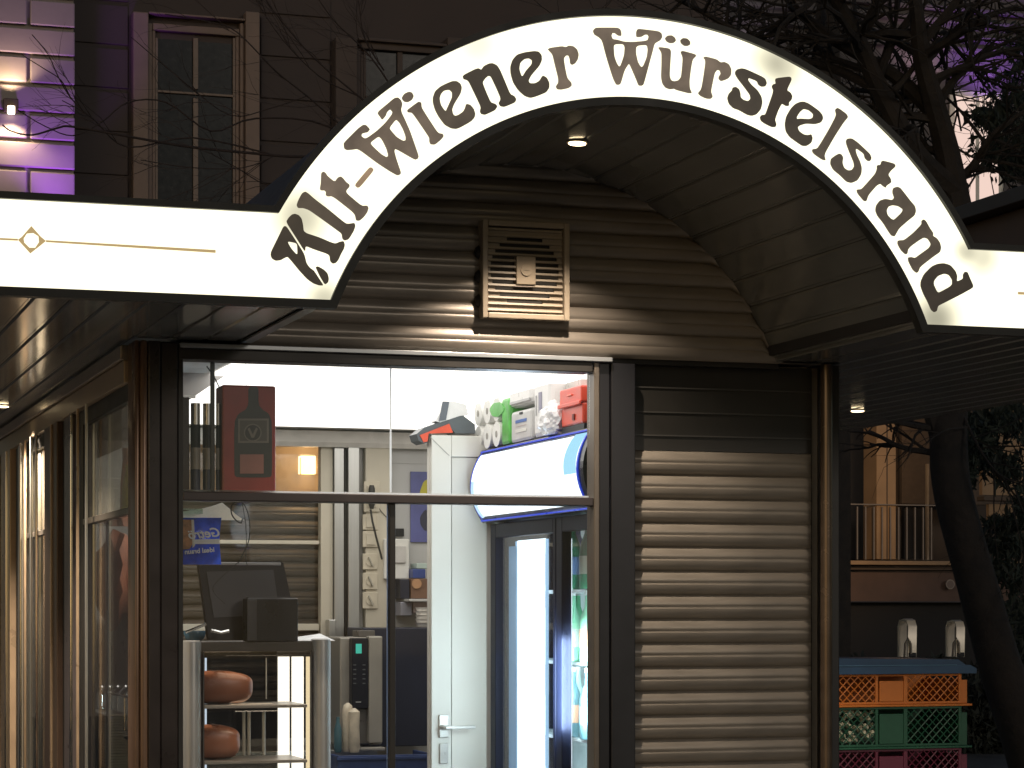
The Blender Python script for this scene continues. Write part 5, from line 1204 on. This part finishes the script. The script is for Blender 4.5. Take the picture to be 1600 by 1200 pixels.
lamp('cornice_light', 'SPOT', P(1585, 130, Y=Y3-1.2), 150, (.50,.20,1), .15, (0, .8, .75), R(100), .8)
lamp('cornice_light_warm', 'SPOT', P(1480, 110, Y=Y3-1.0), 60, (1,.66,.80), .15, (-.1, .8, .65), R(90), .8)
lamp('cornice_light_left', 'SPOT', P(1190, 90, Y=Y3-1.0), 36, (.9,.75,.85), .15, (.0, .8, .6), R(90), .8)
lamp('window_wash', 'SPOT', P(1525, 330, Y=Y3-1.0), 90, (1,.7,.6), .1, (0, .3, 1), R(48), .9)
# 4 loggia house, right
Y4 = 33.0
H4 = thing('loggia_house', 'dim ochre house porch with railing, pillar and small globe lamp', 'house', (P(1450, 960, Y=Y4).x, Y4, 0))
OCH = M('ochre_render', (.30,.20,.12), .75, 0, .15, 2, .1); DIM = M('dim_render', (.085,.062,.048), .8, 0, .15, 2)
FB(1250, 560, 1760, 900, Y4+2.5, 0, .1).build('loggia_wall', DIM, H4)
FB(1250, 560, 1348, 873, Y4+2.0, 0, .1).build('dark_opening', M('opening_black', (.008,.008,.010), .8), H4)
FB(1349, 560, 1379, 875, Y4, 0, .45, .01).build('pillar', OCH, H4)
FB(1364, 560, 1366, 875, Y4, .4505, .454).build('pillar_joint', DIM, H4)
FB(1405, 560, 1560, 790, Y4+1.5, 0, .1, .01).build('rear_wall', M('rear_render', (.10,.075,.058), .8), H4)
for u0, u1 in ((1384, 1399), (1408, 1447)): FB(u0, 795, u1, 873, Y4+1.2, 0, .1).build('dark_opening', MATS['opening_black'], H4)
FB(1446, 725, 1449, 875, Y4+1.0, 0, .06).build('pipe', M('pipe_pale', (.3,.25,.2), .5), H4)
FB(1200, 876, 1760, 886, Y4, -.4, .5, .01).build('balcony_slab', OCH, H4)
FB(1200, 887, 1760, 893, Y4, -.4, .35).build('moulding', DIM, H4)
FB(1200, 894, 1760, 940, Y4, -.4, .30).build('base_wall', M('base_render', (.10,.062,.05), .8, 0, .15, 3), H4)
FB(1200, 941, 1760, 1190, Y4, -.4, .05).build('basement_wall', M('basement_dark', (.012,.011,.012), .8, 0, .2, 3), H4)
FB(1530, 560, 1600, 775, Y4-.3, 0, .1).build('bright_wall', OCH, H4); FB(1540, 788, 1760, 830, Y4-.3, .02, .1).build('bright_wall', OCH, H4)
FB(1525, 776, 1760, 787, Y4-.3, .02, .25, .01).build('moulding', DIM, H4)
RL = thing('railing', 'thin pale metal railing with vertical bars on the porch', 'railing', (P(1380, 880, Y=Y4-.4).x, Y4-.4, P(0, 876, Y=Y4).z))
RM = M('rail_metal', (.16,.13,.11), .4, .4)
FB(1260, 786, 1470, 791, Y4-.45, 0, .05).build('top_rail', RM, RL)
b0 = FB(1324, 791.5, 1326, 874, Y4-.45, .01, .04).build('bar', RM, RL); x0 = P(1324, 0, Y=Y4-.45).x
for k in range(-4, 11):
    if k == 0: continue
    inst(b0, RL, (k*(P(1337, 0, Y=Y4-.45).x-x0), 0, 0))
GLB = thing('globe_lamp', 'small glowing globe lamp under the porch ceiling', 'lamp', P(1392, 679, Y=Y4+.6))
c = P(1392, 679, Y=Y4+.6)
bm = bmesh.new(); bmesh.ops.create_uvsphere(bm, u_segments=16, v_segments=10, radius=.055); vs = [tuple(v.co+c) for v in bm.verts]; fs = [tuple(v.index for v in f.verts) for f in bm.faces]; bm.free()
MB().add(vs, fs).build('bulb', emis('globe_glow', (1,.58,.25), 3.2), GLB); MB().cyl(c+Vector((0,0,.05)), c+Vector((0,0,.4)), .01, n=6).build('rod', BLK, GLB)
lamp('globe_light', 'POINT', c+Vector((0,-.25,-.1)), 9, (1,.6,.28), .05)
lamp('porch_wall_light', 'SPOT', P(1440, 800, Y=Y4-7.5)+Vector((0,0,1)), 750, (1,.60,.28), .2, (.15, 1, -.02), R(50), .8)
# round sign by tree
NSG = thing('round_sign', 'small round pale sign on the wall next to the trunk', 'sign', P(1485, 913, Y=Y4-.36))
c = P(1485, 913, Y=Y4-.4); MB().cyl((c.x, c.y, c.z), (c.x, c.y+.02, c.z), .075, n=24).build('disc', M('sign_pale', (.25,.2,.17), .5), NSG, smooth=True); MB().cyl((c.x, c.y-.003, c.z), (c.x, c.y-.001, c.z), .058, n=24).build('centre', M('sign_brown', (.13,.09,.075), .5), NSG)

# ------------------------------------------------------------------ trees
BARK = M('bark_dark', (.022,.017,.014), .9, 0, .4, 10, .8, 30)
def limb(mb, path, r0, r1, n=6):
    m = len(path); mb.tube(path, [r0+(r1-r0)*i/(m-1) for i in range(m)], n)
def grow(mb, p, d, L, r, depth, rnd, droop=.0, spread=.7, lim=None):
    seg = 5; path = [p.copy()]; q = p.copy(); dd = d.normalized()
    for i in range(seg):
        dd = (dd + Vector((rnd.uniform(-.22,.22), rnd.uniform(-.22,.22), rnd.uniform(-.2,.2)-droop))).normalized(); q = q + dd*(L/seg); path.append(q.copy())
    limb(mb, path, r, r*.45, 5 if r > .006 else 3)
    if depth > 0:
        for k in range(rnd.choice((2, 3, 3, 4))):
            i = rnd.randint(1, seg); nd = (path[i]-path[i-1]).normalized(); sd_ = nd.orthogonal(); sd_.rotate(Matrix.Rotation(rnd.uniform(0, 6.28), 3, nd))
            grow(mb, path[i], nd + sd_*rnd.uniform(.5, 1)*spread, L*rnd.uniform(.45, .75), r*.5, depth-1, rnd, droop, spread)
def pp3(l): return [P(u, v, t=t) for u, v, t in l]
def smoothp(q, k=4):
    out = []
    for i in range(len(q)-1):
        p0, p1, p2, p3 = q[max(i-1,0)], q[i], q[i+1], q[min(i+2, len(q)-1)]
        for j in range(k):
            t = j/k; out.append(.5*((2*p1)+(p2-p0)*t+(2*p0-5*p1+4*p2-p3)*t*t+(3*p1-p0-3*p2+p3)*t**3))
    out.append(q[-1]); return out
rnd = random.Random(11)
# big tree right
T1 = thing('big_tree', 'thick dark leaning tree trunk with bare branches behind the crates', 'tree', P(1650, 1330, t=13.0))
tr = MB(); base = P(1660, 1380, t=13.0); base.z = 0
path = smoothp([base] + pp3([(1606,1170,13.0),(1567,1055,13.05),(1526,910,13.1),(1490,775,13.15),(1482,690,13.2),(1486,600,13.25),(1494,500,13.3),(1498,400,13.35),(1490,290,13.4)]))
rad = [.23,.22,.21,.205,.20,.195,.19,.185,.18,.178,.176,.175,.174,.172,.17,.168,.166,.164,.16,.158,.155,.152,.15,.145,.14,.135,.13,.12,.11,.10,.095,.09,.085,.08,.075,.07,.065]
rs_ = [.62*rad[min(len(rad)-1, int(i*len(rad)/len(path)*.72))] for i in range(len(path))]
tr.tube(path, rs_, 14); tr.build('trunk', BARK, T1, smooth=True)
br = MB()
mains = [[(1486,760,13.2),(1468,690,13.2),(1447,610,13.2),(1436,520,13.2),(1430,440,13.2),(1420,330,13.2)],
         [(1497,330,13.3),(1480,240,13.3),(1462,170,13.2),(1440,90,13.1),(1432,20,13),(1420,-60,13)],
         [(1492,300,13.3),(1430,240,13.2),(1370,130,13.1),(1340,60,13),(1300,-10,12.9),(1270,-60,12.8)],
         [(1462,180,13.3),(1400,120,13.2),(1300,60,13.2),(1240,10,13.2),(1210,-40,13.2)],
         [(1486,290,13.4),(1520,260,13.4),(1548,215,13.4),(1585,185,13.4),(1640,150,13.4)],
         [(1440,100,13.2),(1480,60,13.4),(1530,30,13.5),(1590,10,13.6)],
         [(1500,640,13.2),(1530,700,13.0),(1560,740,12.9),(1600,760,12.8)],
         [(1505,560,13.3),(1560,500,13.2),(1610,460,13.2)],
         [(1370,140,13.1),(1310,110,13.2),(1240,90,13.2),(1170,60,13.2),(1100,20,13.2),(1040,-10,13.1)],
         [(1420,230,13.2),(1370,210,13.3),(1300,180,13.4),(1240,150,13.4),(1180,90,13.4)]]
rads = [.06,.085,.075,.05,.03,.035,.009,.012,.03,.03]
for pts, r in zip(mains, rads):
    q = smoothp(pp3(pts)); limb(br, q, r, r*.35, 8)
    for k in range(13):
        i = rnd.randint(2, len(q)-2); nd = (q[i+1]-q[i]).normalized(); sd_ = nd.orthogonal(); sd_.rotate(Matrix.Rotation(rnd.uniform(0, 6.28), 3, nd))
        grow(br, q[i], nd*.6+sd_, rnd.uniform(.35, .8), r*.30+.003, 2, rnd, .02)
br.build('branches', BARK, T1, smooth=True)
# bare tree behind the arch, thin branches to the left
T2 = thing('bare_tree', 'bare tree behind the sign with thin twigs in front of the dark windows', 'tree', P(690, 1500, t=17))
tr = MB(); b2 = P(700, 1500, t=17); b2.z = 0
q = smoothp([b2] + pp3([(695,900,17),(690,500,17),(675,330,17),(665,220,17),(668,170,17)])); limb(tr, q, .16, .05, 10); tr.build('trunk', BARK, T2, smooth=True)
br = MB()
tw = [([(640,330,17),(520,255,16.6),(430,243,16.4),(300,230,16.2),(205,214,16),(114,198,15.9),(90,200,15.9),(50,211,15.8),(18,205,15.8),(4,195,15.8)], .018),
      ([(650,300,17),(520,200,16.8),(400,185,16.6),(330,205,16.4),(260,160,16.3),(200,160,16.2),(160,190,16.1),(115,212,16),(70,197,16),(28,172,15.9)], .012),
      ([(420,240,16.4),(300,215,16.3),(200,230,16.2),(150,190,16.1),(114,157,16.1),(92,122,16),(75,85,16),(50,54,16)], .010),
      ([(110,152,16.1),(95,125,16),(70,108,16),(46,93,16),(34,85,16)], .006),
      ([(150,190,16.1),(125,172,16),(97,157,16)], .005),
      ([(650,250,17),(560,215,16.8),(480,150,16.7),(430,110,16.6),(370,50,16.5),(330,35,16.5),(258,22,16.4)], .012),
      ([(480,150,16.7),(420,170,16.6),(360,180,16.5),(290,130,16.4),(205,58,16.4)], .007),
      ([(645,220,17),(560,150,16.8),(490,90,16.7),(430,20,16.6),(390,-40,16.5)], .012),
      ([(640,180,17),(580,90,16.8),(520,30,16.7),(480,-30,16.6)], .012),
      ([(560,150,16.8),(500,120,16.7),(440,60,16.6),(400,0,16.6)], .008),
      ([(600,110,16.9),(570,60,16.8),(560,0,16.8)], .010),
      ([(430,243,16.4),(380,262,16.3),(300,262,16.2),(220,250,16.2)], .006),
      ([(650,330,17),(500,300,16.8),(420,290,16.6),(370,262,16.5),(330,240,16.4)], .008)]
for pts, r in tw:
    q = smoothp(pp3(pts)); r *= .62; limb(br, q, r, max(.003, r*.4), 6)
    for k in range(7):
        i = rnd.randint(1, len(q)-2)
        nd = (q[i+1]-q[i]).normalized(); sd_ = Vector((rnd.uniform(-.4,.4), rnd.uniform(-.3,.3), rnd.choice((-1,1))*rnd.uniform(.4,1)))
        if q[i].x/ max(q[i].y, 1) < .13: continue
        grow(br, q[i], nd+sd_*.7, rnd.uniform(.25, .6), .0035, 1, rnd, .0, .6)
br.build('branches', M('twig_bark', (.035,.024,.022), .9, 0, .3), T2)
# far tree mass between
T4 = thing('thicket_tree', 'dense dark twiggy tree behind the arch crown at upper right', 'tree', P(1290, 1400, t=22))
tr = MB(); b4 = P(1290, 1500, t=22); b4.z = 0; q = smoothp([b4]+pp3([(1295,700,22),(1300,300,22),(1290,100,22),(1300,-50,22)])); limb(tr, q, .25, .1, 8); tr.build('trunk', BARK, T4, smooth=True)
br = MB()
for k in range(46):
    p0 = P(rnd.uniform(1090, 1500), rnd.uniform(-40, 330), t=rnd.uniform(20, 24)); grow(br, p0, Vector((rnd.uniform(-1,1), rnd.uniform(-.4,.4), rnd.uniform(-.3,1))), rnd.uniform(1.0, 2.0), .013, 2, rnd)
br.build('branches', BARK, T4)
# conifers (leaf clumps)
LEAF = M('needle_green', (.018,.026,.016), .7, 0, .5, 3)
def leaves(T, blobs, nper, size, rnd, name='crown'):
    vs = []; fs = []
    for (u, v, t, ru, rv) in blobs:
        for k in range(nper):
            a = rnd.uniform(0, 6.28); rr_ = math.sqrt(rnd.random()); uu = u+ru*rr_*math.cos(a); vv = v+rv*rr_*math.sin(a)
            gq = lambda: max(-1.5, min(1.5, rnd.gauss(0, .62))); uu = u+ru*gq(); vv = v+rv*gq(); c = P(uu, vv, t=t+rnd.uniform(-.7,.7)); s = size*rnd.uniform(.5, 1.4)
            e = Euler((rnd.uniform(0,6.28), rnd.uniform(0,6.28), rnd.uniform(0,6.28))).to_matrix()
            kk_ = len(vs)
            for q_ in ((-1,0,0), (0,-.32,.1), (1,0,0), (0,.32,.1)): vs.append(tuple(c + e@Vector(q_)*s))
            fs.append((kk_, kk_+1, kk_+2, kk_+3))
    MB_ = MB(); MB_.add(vs, fs)
    me = bpy.data.meshes.new(name); me.from_pydata([Vector(q_)-BASE[T.name] for q_ in vs], [], fs); me.update(); me.materials.append(LEAF)
    o = bpy.data.objects.new(name, me); COL.objects.link(o); o.parent = T; BASE[o.name] = BASE[T.name]
T3 = thing('yew_tree', 'dark evergreen tree with drooping clumps at the right edge', 'tree', P(1640, 1400, t=14.5))
tr = MB(); b3 = P(1650, 1400, t=14.5); b3.z = 0; q = smoothp([b3]+pp3([(1640,900,14.5),(1630,500,14.5),(1640,100,14.5),(1650,-100,14.5)])); limb(tr, q, .12, .05, 8)
for pts in ([(1640,880,14.5),(1590,920,14.3),(1560,900,14.2),(1540,870,14.2)], [(1640,640,14.5),(1590,650,14.3),(1540,670,14.2),(1515,720,14.2)], [(1640,180,14.5),(1580,170,14.4),(1530,200,14.3)], [(1640,90,14.5),(1590,110,14.4),(1550,130,14.3)], [(1640,260,14.5),(1590,270,14.3),(1560,290,14.3)], [(1640,760,14.5),(1590,800,14.3),(1545,815,14.2)]): limb(tr, smoothp(pp3(pts)), .02, .006, 5)
tr.build('trunk', BARK, T3, smooth=True)
bl_ = [(1580,150,14.4,42,38),(1600,210,14.4,35,35),(1560,235,14.3,32,22),(1595,260,14.4,30,22),(1545,185,14.3,24,14),(1610,80,14.5,36,30),
       (1590,650,14.3,30,38),(1545,660,14.2,30,22),(1510,730,14.2,16,28),(1575,735,14.3,28,24),(1540,715,14.3,20,16),(1600,800,14.3,22,26),(1575,850,14.3,26,14),(1590,900,14.3,24,26),(1530,850,14.2,22,14),(1550,890,14.2,22,12),
       (1585,960,14.3,22,22),(1600,1010,14.4,20,20),(1560,820,14.2,18,8),(1525,690,14.2,22,16),(1600,1080,14.4,22,28)]
leaves(T3, bl_, 380, .036, rnd)
# hedge mass low right behind trunk
HG = M('hedge_dark', (.015,.018,.013), .8, 0, .5, 3)
T5 = thing('hedge', 'low dark hedge filling the ground behind the crates', 'hedge', P(1450, 1100, t=24), kind='stuff')
LEAF = HG
leaves(T5, [(1330+i*24, 1120+((i*37) % 20), 25, 22, 65) for i in range(14)], 1200, .06, rnd, 'foliage')
for o in T5.children: o['kind'] = 'stuff'

bpy.context.view_layer.update()
